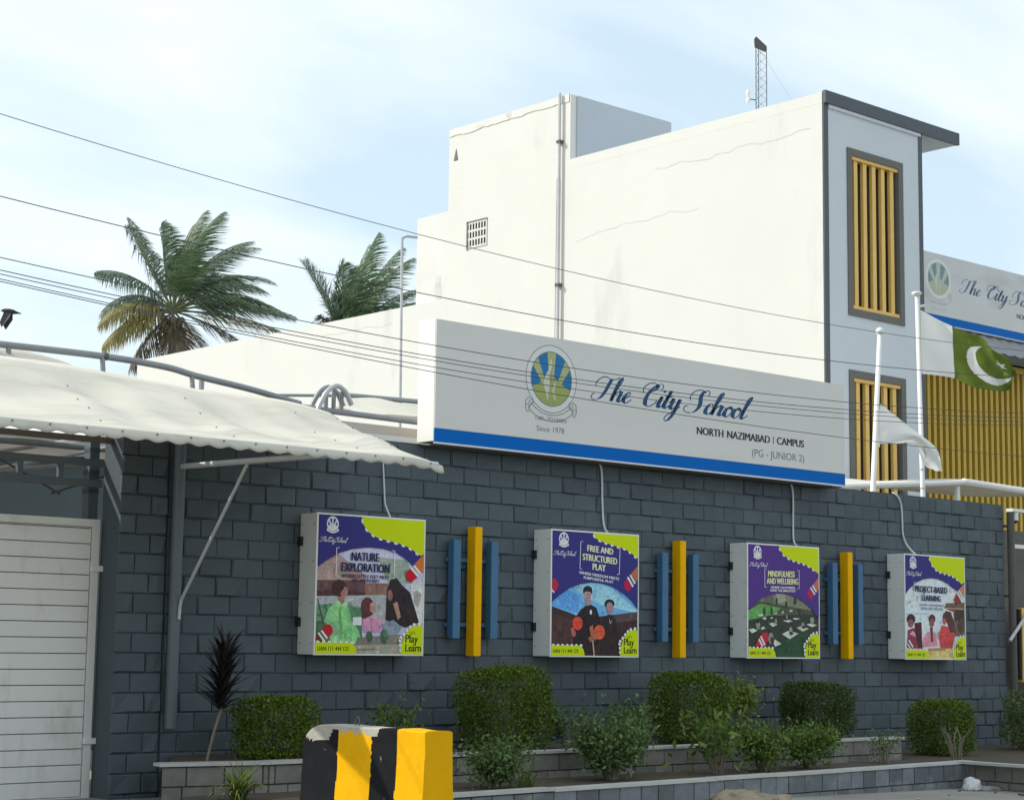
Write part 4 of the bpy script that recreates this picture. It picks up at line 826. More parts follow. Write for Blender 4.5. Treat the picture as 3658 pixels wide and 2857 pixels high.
    pr = Print(args[0], args[1]-.0155, *args[2:]); u0, u1, v0, v1, sp = br; du = .025; tl = sp*.45
    pr.line(ink(bc), [(u0+du+tl*.15, v0), (u0+tl*.15, v0), (u0-tl*.15, v1), (u0+du-tl*.15, v1)], .009)
    pr.line(ink(bc), [(u1-du+tl*.15, v0+tl*1.1), (u1+tl*.15, v0+tl*1.1), (u1-tl*.15, v1+tl*1.1), (u1-du-tl*.15, v1+tl*1.1)], .009)
    pr.build('brackets', t)

# cables that feed the boxes
for k, (pts, r_, lb) in enumerate((
    ([(12.83, -.03, 3.99), (12.84, -.03, 3.75), (12.86, -.035, 3.46), (12.865, -.05, 3.30), (12.88, -.12, 3.16), (12.88, -.14, 3.12)], .010, 'thin white cable running down to the Nature Exploration box'),
    ([(16.27, -.04, 4.02), (16.31, -.035, 3.95), (16.33, -.03, 3.8), (16.34, -.03, 3.5), (16.36, -.04, 3.24), (16.365, -.12, 3.12)], .014, 'white conduit running down to the Free and Structured Play box'),
    ([(20.01, -.04, 4.02), (20.05, -.035, 3.95), (20.075, -.03, 3.8), (20.07, -.03, 3.45), (20.07, -.04, 3.22), (20.07, -.12, 3.12)], .014, 'white conduit running down to the purple Mindfulness box'),
    ([(22.42, .02, 4.05), (22.47, -.04, 3.99), (22.56, -.035, 3.86), (22.59, -.03, 3.6), (22.60, -.03, 3.44), (22.68, -.04, 3.28), (22.82, -.11, 3.125)], .014, 'white conduit curving down to the Project-Based Learning box'))):
    o = MB().tube(spline(pts, 6), r_, 8).build('feed_cable', m_conduit, None, True); tag(o, lb, 'cable', 'cables feeding the boxes')

# ------------------------------------------------------------------ blue and amber bar ornaments
BC = [(13.90, 'between the Nature Exploration and Structured Play boxes'), (17.40, 'between the Structured Play and Mindfulness boxes'), (20.87, 'between the Mindfulness and Project-Based boxes')]
first = None
for k, (xc, lb) in enumerate(BC):
    t = thing('bar_ornament', 'blue and amber upright bars on the wall '+lb, 'ornament', (xc+.2, -.08, 1.62), 'bar ornaments on the block wall')
    for dx_ in (-.10, .48): MB().box(xc+dx_, xc+dx_+.11, -.165, -.062, 1.80, 2.94, .004).build('blue_bar', m_blue, t)
    MB().box(xc+.19, xc+.30, -.205, -.062, 1.60, 3.10, .004).build('amber_bar', m_amber, t)
    for zc in (1.96, 2.71): MB().box(xc-.12, xc+.70, -.058, -.018, zc-.022, zc+.022).build('crossbar', m_blue, t)

# ------------------------------------------------------------------ planters
def tiled_face(parent, p0, p1, z0, rows, tw, m, rnd, nrm):
    """rows of stone tiles on a vertical face from p0 to p1 (x,y); rows = heights from the bottom"""
    a = Vector((*p0, 0)); b = Vector((*p1, 0)); L_ = (b-a).length; d = (b-a)/L_; nv = Vector((*nrm, 0)).normalized()
    z = z0
    for ri, h in enumerate(rows):
        s = -rnd.uniform(0, tw) if ri else 0
        while s < L_-.02:
            w = tw*rnd.uniform(.8, 1.2); s0 = max(0, s); s1 = min(L_, s+w)
            if s1-s0 > .03:
                e = .004+rnd.uniform(0, .006); q = MB()
                A = a+d*(s0+.003); B = a+d*(s1-.003); c = .006
                def V(P, n_, zz_): return (P.x+nv.x*n_, P.y+nv.y*n_, zz_)
                vs = [V(A, -.01, z+.003), V(B, -.01, z+.003), V(B, -.01, z+h-.003), V(A, -.01, z+h-.003), V(A+d*c, e+.008, z+.003+c), V(B-d*c, e+.008, z+.003+c), V(B-d*c, e+.008, z+h-.003-c), V(A+d*c, e+.008, z+h-.003-c)]
                q.add(vs, [(4,5,6,7),(0,1,5,4),(1,2,6,5),(2,3,7,6),(3,0,4,7)]); q.build('tile', m, parent)
            s += w
        z += h
def coping(parent, pts, z, w, h, seg, rnd):
    for p0, p1 in zip(pts, pts[1:]):
        a = Vector((*p0, 0)); b = Vector((*p1, 0)); L_ = (b-a).length; d = (b-a)/L_; nv = Vector((-d.y, d.x, 0)); s = 0
        while s < L_-.01:
            e = min(L_, s+seg*rnd.uniform(.85, 1.15)); zz_ = z+rnd.uniform(-.006, .006)
            A = a+d*(s+.002); B = a+d*(e-.002); o_ = nv*w
            q = MB(); q.add([A+Vector((0,0,zz_)), B+Vector((0,0,zz_)), B+o_+Vector((0,0,zz_)), A+o_+Vector((0,0,zz_)), A+Vector((0,0,zz_+h)), B+Vector((0,0,zz_+h)), B+o_+Vector((0,0,zz_+h)), A+o_+Vector((0,0,zz_+h))], [(0,3,2,1),(4,5,6,7),(0,1,5,4),(1,2,6,5),(2,3,7,6),(3,0,4,7)])
            q.build('coping_stone', m_coping, parent); s = e
rp_ = random.Random(11)
up_ = thing('upper_planter', 'upper stone planter against the block wall with pale coping', 'planter', (15, -.8, 0))
MB().prism([(10.2, -.03), (9.33, -1.40), (10.3, -1.60), (20.45, -1.50), (20.45, -.02)], 0, .57, 'z').build('bed', m_soil, up_)
coping(up_, [(9.22, -1.43), (10.3, -1.66)], .57, .20, .03, .8, rp_); coping(up_, [(10.3, -1.66), (20.52, -1.54)], .57, .20, .03, 1.1, rp_)
tiled_face(up_, (9.27, -1.39), (10.3, -1.62), 0, [.19, .19, .185], .34, m_tile2, rp_, (-.2, -1))
tiled_face(up_, (10.3, -1.62), (20.47, -1.51), 0, [.19, .19, .185], .36, m_tile2, rp_, (0, -1))
tiled_face(up_, (20.47, -1.51), (20.47, -.05), 0, [.19, .19, .185], .36, m_tile2, rp_, (1, 0))
lp_ = thing('lower_planter', 'low grey tiled planter kerb along the pavement', 'planter', (15, -2.3, 0))
MB().prism([(9.36, -1.60), (8.56, -3.20), (11.4, -3.05), (20.5, -2.55), (20.5, -5.6), (27, -5.6), (27, -.05), (20.52, -.05), (20.52, -1.6)], 0, .305, 'z').build('bed', m_soil, lp_)
coping(lp_, [(8.5, -3.27), (11.4, -3.10), (20.54, -2.585)], .306, .17, .032, 1.25, rp_); coping(lp_, [(20.455, -2.58), (20.455, -5.6)], .306, -.17, .032, 1.25, rp_)
tiled_face(lp_, (8.55, -3.22), (11.4, -3.065), 0, [.10, .205], .29, m_tile, rp_, (.05, -1))
tiled_face(lp_, (11.4, -3.065), (20.49, -2.555), 0, [.10, .205], .29, m_tile, rp_, (.05, -1))
tiled_face(lp_, (20.485, -5.6), (20.485, -2.56), 0, [.10, .205], .30, m_tile2, rp_, (-1, 0))

# ------------------------------------------------------------------ striped concrete barrier
br_ = thing('road_barrier', 'yellow and black striped concrete barrier standing on the pavement', 'barrier', (9.12, -4.85, gz(9)))
def barrier_mesh():
    bm = bmesh.new(); n = 150; m = 76; rows = []
    y0, y1 = -5.60, -4.02
    for i in range(n+1):
        y = y0+(y1-y0)*i/n
        top = 1.085+.012*noise.noise((y*3, 0, 0))-(.14*max(0, (y-y1+.22)/.22)**2.4)
        row = []
        prof = []
        for j in range(m+1):
            t = j/m
            if t < .42: k = t/.42; x = 8.985-.06*(1-k)**2; z = gz(9)+k*(top-.012-gz(9))
            elif t < .58: k = (t-.42)/.16; x = 8.985+.27*k; z = top-.012*(abs(2*k-1))**6
            else: k = (t-.58)/.42; x = 9.255+.06*k**2; z = top-.012-k*(top-.012-gz(9))
            nn_ = noise.noise((x*5, y*5, z*5))*.005+noise.noise((x*26, y*26, z*26))*.0012-.015*max(0, noise.noise((x*9, y*9, z*9))-.55)
            row.append(bm.verts.new((x+nn_*(1 if t > .5 else -1), y+nn_*.5, z+(nn_ if .4 < t < .6 else 0))))
        rows.append(row)
    for i in range(n):
        for j in range(m): bm.faces.new((rows[i][j], rows[i+1][j], rows[i+1][j+1], rows[i][j+1]))
    return bm, rows
bm, rows = barrier_mesh()
for k in (0, -1):
    row = rows[k]; half = len(row)//2
    m_ = len(row)-1
    for j in range(half):
        q = [row[j], row[j+1]]+([row[m_-j-1]] if m_-j-1 != j+1 else [])+[row[m_-j]]
        if j < m_-j-1: bm.faces.new(q if k == 0 else q[::-1])
me = bpy.data.meshes.new('body')
for f in bm.faces:
    c = f.calc_center_median(); y = c.y+.010*noise.noise((c.z*6, 3, c.x))+.004*noise.noise((c.z*25, 1, 2)); z = c.z
    bare = 1.03+.03*noise.noise((c.y*7, 2, 0))+.02*noise.noise((c.y*22, 5, 0))
    if c.x < 9.2 and y > -5.60:
        mi = 0 if y < -5.26 else (1 if y < -4.94 else (0 if y < -4.50 else 1))
    else: mi = 0
    lim = bare if y > -5.02 else 1.2
    if y > -4.40: lim = .96+.03*noise.noise((c.y*9, 1, 1))
    if z > lim or (c.z > 1.055 and y > -5.0 and y < -4.3): mi = 2
    f.material_index = mi
bm.normal_update(); bmesh.ops.recalc_face_normals(bm, faces=bm.faces); bm.to_mesh(me); bm.free()
for m_ in (m_yellow, m_black, m_concrete): me.materials.append(m_)
bo = obj('body', me, br_)
MB().tube([(9.1, -4.62, 1.06), (9.1, -4.62, 1.13), (9.1, -4.60, 1.155), (9.1, -4.57, 1.13), (9.1, -4.57, 1.06)], .007, 6).build('lifting_loop', m_steel, br_)

# ------------------------------------------------------------------ school building
XB = 27.12
sb = thing('school_building', 'tall white school building with ochre louvred windows behind the wall', 'building', (28.7, 10, 0))
w_ = MB(); w_.box(XB, 30.27, 5.2, 12.0, 0, 12.05); w_.box(XB, 27.27, 5.02, 5.199, 0, 12.05); w_.build('main_wall', m_plaster, sb)
fp = MB()                                                       # street face with two window openings, 4 cm proud
zz_ = [3.4, 6.99, 8.04, 11.32, 12.05]
for x0, x1, z0, z1 in ((27.27, 27.83, 0, 12.05), (29.60, 30.14, 0, 12.05), (27.83, 29.60, 0, 3.4), (27.83, 29.60, 6.99, 8.04), (27.83, 29.60, 11.32, 12.05)):
    fp.box(x0, x1, 5.0, 5.199, z0, z1)
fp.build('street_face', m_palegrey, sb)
MB().box(XB+.01, 27.268, 4.99, 5.019, 0, 12.05).build('corner_trim', m_trim, sb)
MB().box(30.142, 30.265, 4.99, 5.198, 0, 12.05).build('corner_trim', m_trim, sb)
MB().box(XB, 27.27, 5.02, 12.0, 12.052, 12.27).build('parapet', m_plaster, sb)
cn = MB(); cn.box(XB+.012, 31.50, 4.94, 5.018, 12.052, 12.30); cn.build('cornice', m_trim, sb)
rs = MB(); rs.box(27.272, 31.49, 5.02, 12.0, 12.06, 12.20); rs.build('roof_slab', m_palegrey, sb)
MB().box(27.27, 30.2, 4.965, 4.999, 11.98, 12.045).build('drip_moulding', m_palegrey, sb)
def louvre(z0, z1, n=5):
    t = MB(); xa, xb = 27.83, 29.60; o = .14
    t.box(xa, xa+o, 4.975, 5.19, z0, z1); t.box(xb-o, xb, 4.975, 5.19, z0, z1); t.box(xa+o, xb-o, 4.975, 5.19, z1-o, z1); t.box(xa+o, xb-o, 4.975, 5.19, z0, z0+o)
    wdw = t.build('window', m_frame, sb)
    MB().box(xa+o, xb-o, 5.185, 5.197, z0+o, z1-o).build('pane', mat('dim brown recess', (.075, .055, .03), .8, .1, 3), wdw)
    q = MB(); q.box(xa+o, xb-o, 5.0, 5.14, z1-o-.07, z1-o-.004); q.build('rail', m_ochre, wdw); q = MB(); q.box(xa+o, xb-o, 5.0, 5.14, z0+o+.004, z0+o+.07); q.build('rail', m_ochre, wdw)
    iw = xb-xa-2*o
    for i in range(n):
        xc = xa+o+iw*(i+.62)/(n+.2)
        MB().box(xc-.055, xc+.055, 5.03, 5.10, z0+o+.072, z1-o-.072).build('fin', m_ochre, wdw)
louvre(8.04, 11.32); louvre(3.4, 6.99)
tw = MB(); tw.box(XB+.001, 30.30, 11.985, 16.13, 12.271, 13.74); tw.box(XB+.001, 30.30, 12.001, 16.13, 0, 12.27); tw.build('stair_tower', m_plaster, sb)
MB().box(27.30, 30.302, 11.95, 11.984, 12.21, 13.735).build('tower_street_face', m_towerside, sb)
# rough plaster edge along the tower top
e_ = MB(); vs = []; N_ = 40
for i in range(N_+1):
    y = 12.02+4.1*i/N_; d_ = .16+.05*noise.noise((y*1.4, 0, 0))+.025*noise.noise((y*6, 0, 0)); vs += [(XB-.012, y, 13.752), (XB-.014, y, 13.74-d_), (XB+.03, y, 13.752), (XB+.03, y, 13.74-d_)]
for i in range(N_): k = 4*i; e_.add([vs[k], vs[k+1], vs[k+4], vs[k+5], vs[k+2], vs[k+6], vs[k+3], vs[k+7]], [(0,1,3,2), (0,2,5,4), (1,6,7,3)])
e_.build('plaster_lip', m_plasterold, sb)
MB().box(XB+.10, 29.5, 16.14, 17.40, 0, 11.84).build('old_chimney_block', m_plasterold, sb)
MB().box(XB+.002, 27.36, 16.135, 29.9, 0, 9.72).build('side_wall', m_plaster, sb)
MB().box(XB+.002, 36, 29.902, 30.1, 0, 9.70).build('end_wall', m_plaster, sb)
rc = random.Random(91)                                              # hairline cracks in the plaster
m_crack = mat('plaster crack', (.56, .55, .51), .95, .1, 8)
def crack(y0, z0, y1, z1, w, jag):
    n_ = 34; a = []
    for i in range(n_+1):
        t = i/n_; y = y0+(y1-y0)*t; z = z0+(z1-z0)*t+jag*(noise.noise((y*1.3, z0, 1))+.5*noise.noise((y*5, z0, 3))); ww = w*(.35+.65*abs(noise.noise((y*3, 7, z0))))
        a += [(XB-.003, y, z-ww), (XB-.003, y, z+ww)]
    q = MB(); q.add(a, [(2*i, 2*i+1, 2*i+3, 2*i+2) for i in range(n_)]); q.build('crack', m_crack, sb)
crack(5.3, 11.62, 9.4, 11.55, .009, .10); crack(8.2, 10.55, 11.8, 10.45, .007, .12); crack(15.7, 11.6, 15.9, 12.4, .006, .02); crack(18.2, 9.35, 21.0, 9.4, .007, .08)
# ventilation block
vb_ = MB(); vb_.box(XB-.006, XB+.0008, 14.72, 15.42, 10.78, 11.40); vob = vb_.build('vent', m_dark, sb)
for i in range(7): MB().box(XB-.016, XB-.0065, 14.72+.1*i-.002, 14.75+.1*i+.004, 10.78, 11.40).build('vent_bar', m_plasterold, vob)
for i in range(4): MB().box(XB-.013, XB-.0066, 14.72, 15.42, 10.78+.19*i, 10.83+.19*i).build('vent_bar', m_plasterold, vob)
MB().box(XB-.02, XB-.0062, 15.38, 15.43, 10.76, 11.42).build('vent_edge', m_frame, vob); MB().box(XB-.02, XB-.0062, 14.71, 15.43, 11.385, 11.42).build('vent_edge', m_frame, vob)
# drain pipe
MB().tube([(XB-.07, 12.25, 5.0), (XB-.07, 12.26, 13.8)], .034, 8).build('drain_pipe', m_pipelight, sb)
MB().tube([(XB-.05, 12.38, 5.0), (XB-.05, 12.34, 11.9)], .011, 6).build('drain_pipe', m_pipelight, sb)
for zc in (6.5, 9.5, 12.7): MB().box(XB-.12, XB, 12.19, 12.31, zc-.03, zc+.03).build('pipe_clip', m_steel, sb)
MB().add([(XB-.01, 15.95, 12.98), (XB-.01, 15.80, 12.98), (XB-.01, 15.87, 13.26), (XB+.02, 15.95, 12.98), (XB+.02, 15.80, 12.98), (XB+.02, 15.87, 13.26)], [(0,1,2),(0,3,4,1),(1,4,5,2),(2,5,3,0)]).build('patch_hole', m_frame, sb)

# wing with the second sign and the ochre screen
wg = thing('school_wing', 'school wing with a vertical ochre screen under the upper sign', 'building', (37, 9, 0))
MB().box(31.0, 46, 7.25, 14, 0, 10.2).build('wall', m_palegrey, wg)
MB().box(31.8, 44, 7.22, 7.249, 2, 8.3).build('screen_back', m_dark, wg)
x = 31.9
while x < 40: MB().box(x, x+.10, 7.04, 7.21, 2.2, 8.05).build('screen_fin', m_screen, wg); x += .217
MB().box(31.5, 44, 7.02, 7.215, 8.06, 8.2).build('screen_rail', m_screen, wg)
MB().box(32.1, 32.9, 7.0, 7.22, 0, 8.4).build('pier', m_trim, wg)
cs = MB(); N_ = 90
for i in range(N_):                                              # corrugated hood under the sign
    x = 32.6+11*i/N_; x2 = 32.6+11*(i+1)/N_; a = .02*sin(i*1.9); b = .02*sin((i+1)*1.9)
    cs.add([(x, 6.95, 8.78+a), (x2, 6.95, 8.78+b), (x2, 6.35, 8.28+b), (x, 6.35, 8.28+a), (x, 6.95, 8.76+a), (x2, 6.95, 8.76+b), (x2, 6.35, 8.26+b), (x, 6.35, 8.26+a)], [(0,1,2,3), (4,7,6,5), (2,6,7,3)])
cs.build('hood', m_pipe, wg)
sf = dict(sc); sf.update(sky=mat('faded emblem teal', (.19, .30, .30), .5, .03), ray=mat('faded emblem ray', (.50, .53, .47), .5, .03), hill=mat('faded emblem hill', (.46, .50, .36), .5, .03), flame=mat('faded emblem ivory', (.56, .58, .50), .5, .03),
     line=ink((140, 144, 142)), grey=ink((140, 144, 142)), script=ink((78, 96, 112), 1.7), text=ink((78, 80, 82), 1.7), face=mat('weathered sign face', (.62, .63, .62), .5, .05, 1.2, stain=((.42, .41, .38), (.6, .6, 2.2), .5, .75, .5)))
s2 = school_sign('school_sign', 'weathered upper school sign on the wing, cut off by the right edge', 31.30, 40.03, 6.86, 7.24, 8.80, 10.36, 8.985, sf)

# ------------------------------------------------------------------ roof mast
ms = thing('antenna_mast', 'slim lattice antenna mast on the school roof', 'mast', (29.65, 8.7, 12.2))
def Q(du, dd, z): p = Vector((29.65, 8.7, 0))+rt*du+Vector((sin(YAW), cos(YAW), 0))*dd; return (p.x, p.y, z)
legs = ((-.10, 0), (.13, 0), (-.02, .17))
for a in legs: MB().tube([Q(*a, 12.2), Q(*a, 14.62)], .009, 6).build('leg', m_steel, ms)
for i in range(12):
    for a, b in ((0, 1), (1, 2), (2, 0)):
        z = 12.3+i*.19; MB().tube([Q(*legs[a], z), Q(*legs[b], z+.19)], .0035, 4).build('lacing', m_steel, ms)
MB().add([Q(-.13, .02, 14.80), Q(-.09, .02, 14.86), Q(.14, .02, 14.64), Q(.12, .02, 14.52), Q(-.12, .02, 14.62), Q(-.13, .07, 14.80), Q(-.09, .07, 14.86), Q(.14, .07, 14.64), Q(.12, .07, 14.52), Q(-.12, .07, 14.62)], [(0,1,2,3,4), (9,8,7,6,5)]+[(i, i+5, (i+1) % 5+5, (i+1) % 5) for i in range(5)]).build('top_plate', m_steel, ms)
for zc in (13.42, 13.58): 
    p = Q(-.27, 0, zc); MB().sphere(p, (.05, .05, .085), 8, 6).build('panel_antenna', m_whitepaint, ms)
MB().tube([Q(-.25, 0, 13.45), Q(-.1, 0, 13.43)], .012, 6).build('antenna_arm', m_steel, ms)
for du, dd in ((-1.5, .4), (1.6, .5), (.3, 1.8)): MB().tube([Q(0, .05, 14.55), Q(du, dd, 12.2)], .0035, 4).build('guy_wire', m_pipelight, ms)

# L-shaped pipe in front of the parapet
lp2 = thing('bent_service_pipe', 'thin tall grey pipe with bent top before the white parapet', 'pipe', (17.83, 6, 0))
MB().tube([(17.85, 6, 0), (17.84, 6, 4), (17.79, 6, 8.10)], .022, 8).build('upright', m_pipelight, lp2)
MB().tube([(17.79, 6, 8.10), (17.86, 5.97, 8.135), (18.02, 5.9, 8.13)], .022, 8).build('bent_top', m_pipelight, lp2)

# ------------------------------------------------------------------ flag poles and flags
def pole(label, b, t, r, ball):
    o = thing('flag_pole', label, 'flag pole', b, 'flag poles behind the wall'); b = Vector(b); t = Vector(t)
    MB().tube([b, b.lerp(t, .4), t], [r*1.12, r*1.05, r*.8], 14).build('shaft', m_whitepaint, o, True)
    if ball: MB().sphere((t.x, t.y, t.z+.02), .062, 14, 10).build('finial', m_whitepaint, o, True)
    else:
        MB().tube([t-Vector((0, 0, .03)), t+Vector((0, 0, .01)), t+Vector((0, 0, .03))], [.045, .085, .07], 14).build('cap', m_whitepaint, o, True)
        MB().tube([t-Vector((-.02, 0, .20)), t-Vector((-.12, .06, .18))], .02, 8).build('pulley', m_whitepaint, o)
    for f_ in (.58, .62): q = b.lerp(t, f_); MB().tube([q-Vector((0, 0, .01)), q+Vector((0, 0, .01))], r*1.14, 12).build('collar', m_pipelight, o)
    return o
pole('shorter white flag pole with a ball top and white flag', (22.36, .6, 0), (22.94, .6, 6.58), .044, True)
pole('taller white flag pole flying the green and white flag', (24.10, .6, 0), (23.91, .6, 7.32), .038, False)
def flag(name, label, org, top, bot, nu, nv, colf, mats, rip, halyard):
    """top and bot: edge curves as (distance along the wind, height) in metres from org"""
    tp = spline([(a, b, 0) for a, b in top], 16); bt = spline([(a, b, 0) for a, b in bot], 16)
    def at_(c, u): k = u*(len(c)-1); i = min(int(k), len(c)-2); return c[i].lerp(c[i+1], k-i)
    dep_ = Vector((sin(YAW), cos(YAW), 0)); mb = MB(); O = Vector(org); vs = []
    for i in range(nu+1):
        u = i/nu
        for j in range(nv+1):
            v = j/nv; p = at_(tp, u).lerp(at_(bt, u), v); q = O+rt*p.x+Vector((0, 0, p.y))+dep_*rip(u, v); vs.append(q)
    k = len(mb.v); mb.v = [tuple(q) for q in vs]
    for i in range(nu):
        for j in range(nv): mb.f.append((i*(nv+1)+j, i*(nv+1)+j+1, (i+1)*(nv+1)+j+1, (i+1)*(nv+1)+j)); mb.mi.append(colf((i+.5)/nu, (j+.5)/nv))
    o = thing(name, label, 'flag', O); c = mb.build('cloth', mats, o, True)
    MB().tube([O+Vector((-.03, 0, .05)), O+Vector((-.03, 0, bot[0][1]-.05))], .008, 6).build('halyard', m_whitepaint, o)
    return o
m_flagw = mat('flag white cloth', (.78, .78, .76), .8, .03, 3, trans=.35); m_flagg = mat('flag green cloth', (.135, .185, .03), .75, .10, 3, trans=.4)
STAR = [((.13 if i % 2 == 0 else .05)*cos(radians(-50+36*i)), (.13 if i % 2 == 0 else .05)*sin(radians(-50+36*i))) for i in range(10)]
def pk(u, v):
    if u < .25: return 0
    x, y = (u-.625)*1.5, (v-.5)                                      # field of unit height
    a = radians(-42); 
    if math.hypot(x+.02, y) < .37 and math.hypot(x-.10, y+.105) > .335: return 0
    if in_poly(x-.20, y+.19, STAR): return 0
    return 1
flag('national_flag', 'green and white flag with crescent and star blowing right from its pole', (23.975, .58, 7.07), [(0, 0), (.42, -.215), (.72, -.36), (1.05, -.50), (1.32, -.72), (1.45, -.95)], [(0, -1.02), (.42, -1.07), (.80, -1.19), (1.15, -1.28), (1.36, -1.26), (1.46, -1.05)], 130, 84, pk, [m_flagw, m_flagg], lambda u, v: .15*u*sin(u*11+v*3.2)+.09*u*sin(u*21-v*7)+.10*u*u*sin(v*7)+.03*u*sin(v*16+u*11), True)
m_flagmark = mat('flag emblem print', (.50, .52, .55), .8, .03)
flag('school_flag', 'plain white flag drooping from the shorter flag pole', (22.90, .58, 5.47), [(0, 0), (.28, -.205), (.62, -.47), (.86, -.70), (.96, -1.02)], [(-.05, -.62), (.25, -.61), (.55, -.60), (.68, -.92), (.80, -1.02)], 60, 34, lambda u, v: 1 if (u-.66)**2+(v-.68)**2 < .004 else 0, [m_flagw, m_flagmark], lambda u, v: .12*sin(u*7+v*4)*u+.10*sin(v*6+u*3)*u, True)

# ------------------------------------------------------------------ awning of the next yard, right of the flag poles
ra = thing('right_yard_awning', 'low cream awning peeking over the wall beside the flag poles', 'awning', (25.5, 2, 0))
vs = []; NI, NJ = 30, 8
for i in range(NI+1):
    s = i/NI; x = 21.6+7.2*s
    zt = 4.16+.42*min(1, max(0, (x-22.4)/3.7))**.8-.05*max(0, (x-26.2)/2)
    for j in range(NJ+1):
        t = j/NJ; vs.append((x, 1.3+3.2*t, zt+.25*t-.06*sin(pi*t)+.02*sin(x*2.3+t*3)))
q = MB(); q.add(vs, [(i*(NJ+1)+j, (i+1)*(NJ+1)+j, (i+1)*(NJ+1)+j+1, i*(NJ+1)+j+1) for i in range(NI) for j in range(NJ)]); fo = q.build('fabric', m_fabric, ra, True)
sd = fo.modifiers.new('thickness', 'SOLIDIFY'); sd.thickness = .03
MB().tube([(21.6, 1.3, 4.12), (26.1, 1.3, 4.52)], .05, 8).build('front_pipe', m_whitepaint, ra); MB().tube([(26.1, 1.3, 4.53), (28.8, 1.3, 4.47)], .06, 8).build('front_pipe', m_whitepaint, ra)
for x in (22.0, 25.9, 28.6): MB().tube([(x, 1.35, 0), (x+(.1 if x > 25 else 0), 1.35, 4.2 if x < 23 else 4.45)], .045, 8).build('pole', m_whitepaint, ra)
MB().box(22, 29, 3.6, 3.7, 3.6, 4.5).build('rear_panel', m_innerfabric, ra)

# ------------------------------------------------------------------ right end of the wall
re_ = thing('drain_post', 'brown grey vertical pipe at the right end of the block wall', 'pipe', (25.37, -.05, 0))
MB().tube([(25.37, -.07, 0), (25.37, -.07, 3.92)], .058, 12).build('shaft', mat('brown grey pipe', (.10, .095, .085), .6, .15, 5), re_)
for zc in (1.2, 2.6, 3.7): MB().box(25.30, 25.44, -.02, .03, zc-.02, zc+.02).build('clip', m_steel, re_)
nw = thing('side_gate_wall', 'dim grey wall just beyond the right end of the block wall', 'wall', (27, .5, 0))
MB().box(25.45, 31, .55, .75, 0, 3.7).build('panel', mat('grimy render', (.13, .125, .11), .85, .2, 3, .004, 12), nw)
sc_ = thing('security_camera', 'white security camera on a bracket at the right edge', 'camera', (25.6, .0, 3.8))
MB().tube([(25.57, -.02, 3.80), (25.57, -.02, 3.93)], .055, 12).build('housing', m_whitepaint, sc_); MB().sphere((25.57, -.02, 3.80), .048, 12, 8).build('dome', m_dark, sc_)
MB().box(25.42, 26.1, -.08, .04, 3.935, 3.985).build('bracket', m_whitepaint, sc_)
fr_ = thing('white_wall_frame', 'white angle frame below the security camera', 'frame', (25.6, 0, 3.35))
MB().box(25.44, 25.50, -.05, .02, 3.36, 3.93).build('upright', m_whitepaint, fr_); MB().box(25.50, 26.2, -.05, .02, 3.36, 3.42).build('bottom_bar', m_whitepaint, fr_); MB().box(25.54, 25.58, .03, .08, 3.42, 3.93).build('upright', m_pipelight, fr_)
yb_ = thing('ochre_panel', 'ochre board with dark recess at the right edge', 'board', (26, -.05, 1.28))
MB().box(25.50, 25.56, -.10, -.02, 1.30, 2.40).build('board_edge', m_dark, yb_); MB().box(25.56, 27.2, -.12, -.02, 1.26, 2.42).build('board', m_ochre, yb_); MB().box(25.46, 25.50, -.08, 0, 1.36, 1.46).build('latch', m_rubber, yb_)
bz = MB().tube([(25.14, -.16, 1.90), (25.95, -.16, 2.58)], .028, 8).build('leaning_pipe', m_pipelight); tag(bz, 'short white pipe leaning across the ochre board', 'pipe')

# ------------------------------------------------------------------ overhead cables and the poles that carry them (outside the photo)
WY = -1.0
WR = [[(7.51, 6.54), (9.31, 6.42), (12.29, 6.22), (14.74, 6.13), (19.59, 6.10), (21.37, 6.15), (24.41, 6.30)], [(7.55, 5.79), (9.67, 5.66), (12.23, 5.56), (14.66, 5.54), (17.19, 5.55), (19.91, 5.62), (24.39, 5.88)],
      [(7.58, 5.21), (8.99, 5.15), (12.32, 5.02), (14.67, 4.98), (19.3, 5.06), (24.37, 5.33)], [(7.59, 5.11), (8.69, 5.04), (10.88, 4.93), (12.8, 4.88), (15.13, 4.86), (20.02, 5.0), (24.37, 5.26)],
      [(7.59, 5.075), (10.88, 4.89), (12.8, 4.85), (15.13, 4.835), (20.02, 4.92), (24.36, 5.21)], [(7.59, 5.04), (10.89, 4.83), (12.8, 4.765), (15.13, 4.77), (20.02, 4.86), (24.36, 5.15)], [(7.59, 5.02), (10.89, 4.79), (12.8, 4.74), (15.13, 4.67), (19.77, 4.59), (24.34, 4.69)]]
import itertools
WL = ['topmost overhead cable crossing the sky', 'second overhead cable from the top', 'third overhead cable from the top, crossing the emblem', 'fourth overhead cable from the top, in the bundle', 'fifth overhead cable from the top, in the bundle', 'sixth overhead cable from the top, in the bundle', 'lowest overhead cable sagging across the lettering']
for k, pts in enumerate(WR):
    # least-squares parabola through the measured points: a real sag
    n_ = len(pts); S = [[sum(p[0]**(a+b) for p in pts) for b in range(3)] for a in range(3)]; T = [sum(p[1]*p[0]**a for p in pts) for a in range(3)]
    A = Matrix(S); c = A.inverted() @ Vector(T)
    xs_ = [-1+i*.75 for i in range(46)]
    o = MB().tube([(x, WY+.02*k, c[0]+c[1]*x+c[2]*x*x) for x in xs_], (.0040, .0050, .0046, .0046, .0042, .0042, .0044)[k], 6).build('overhead_cable', m_cable)
    tag(o, WL[k], 'cable', 'overhead cables')
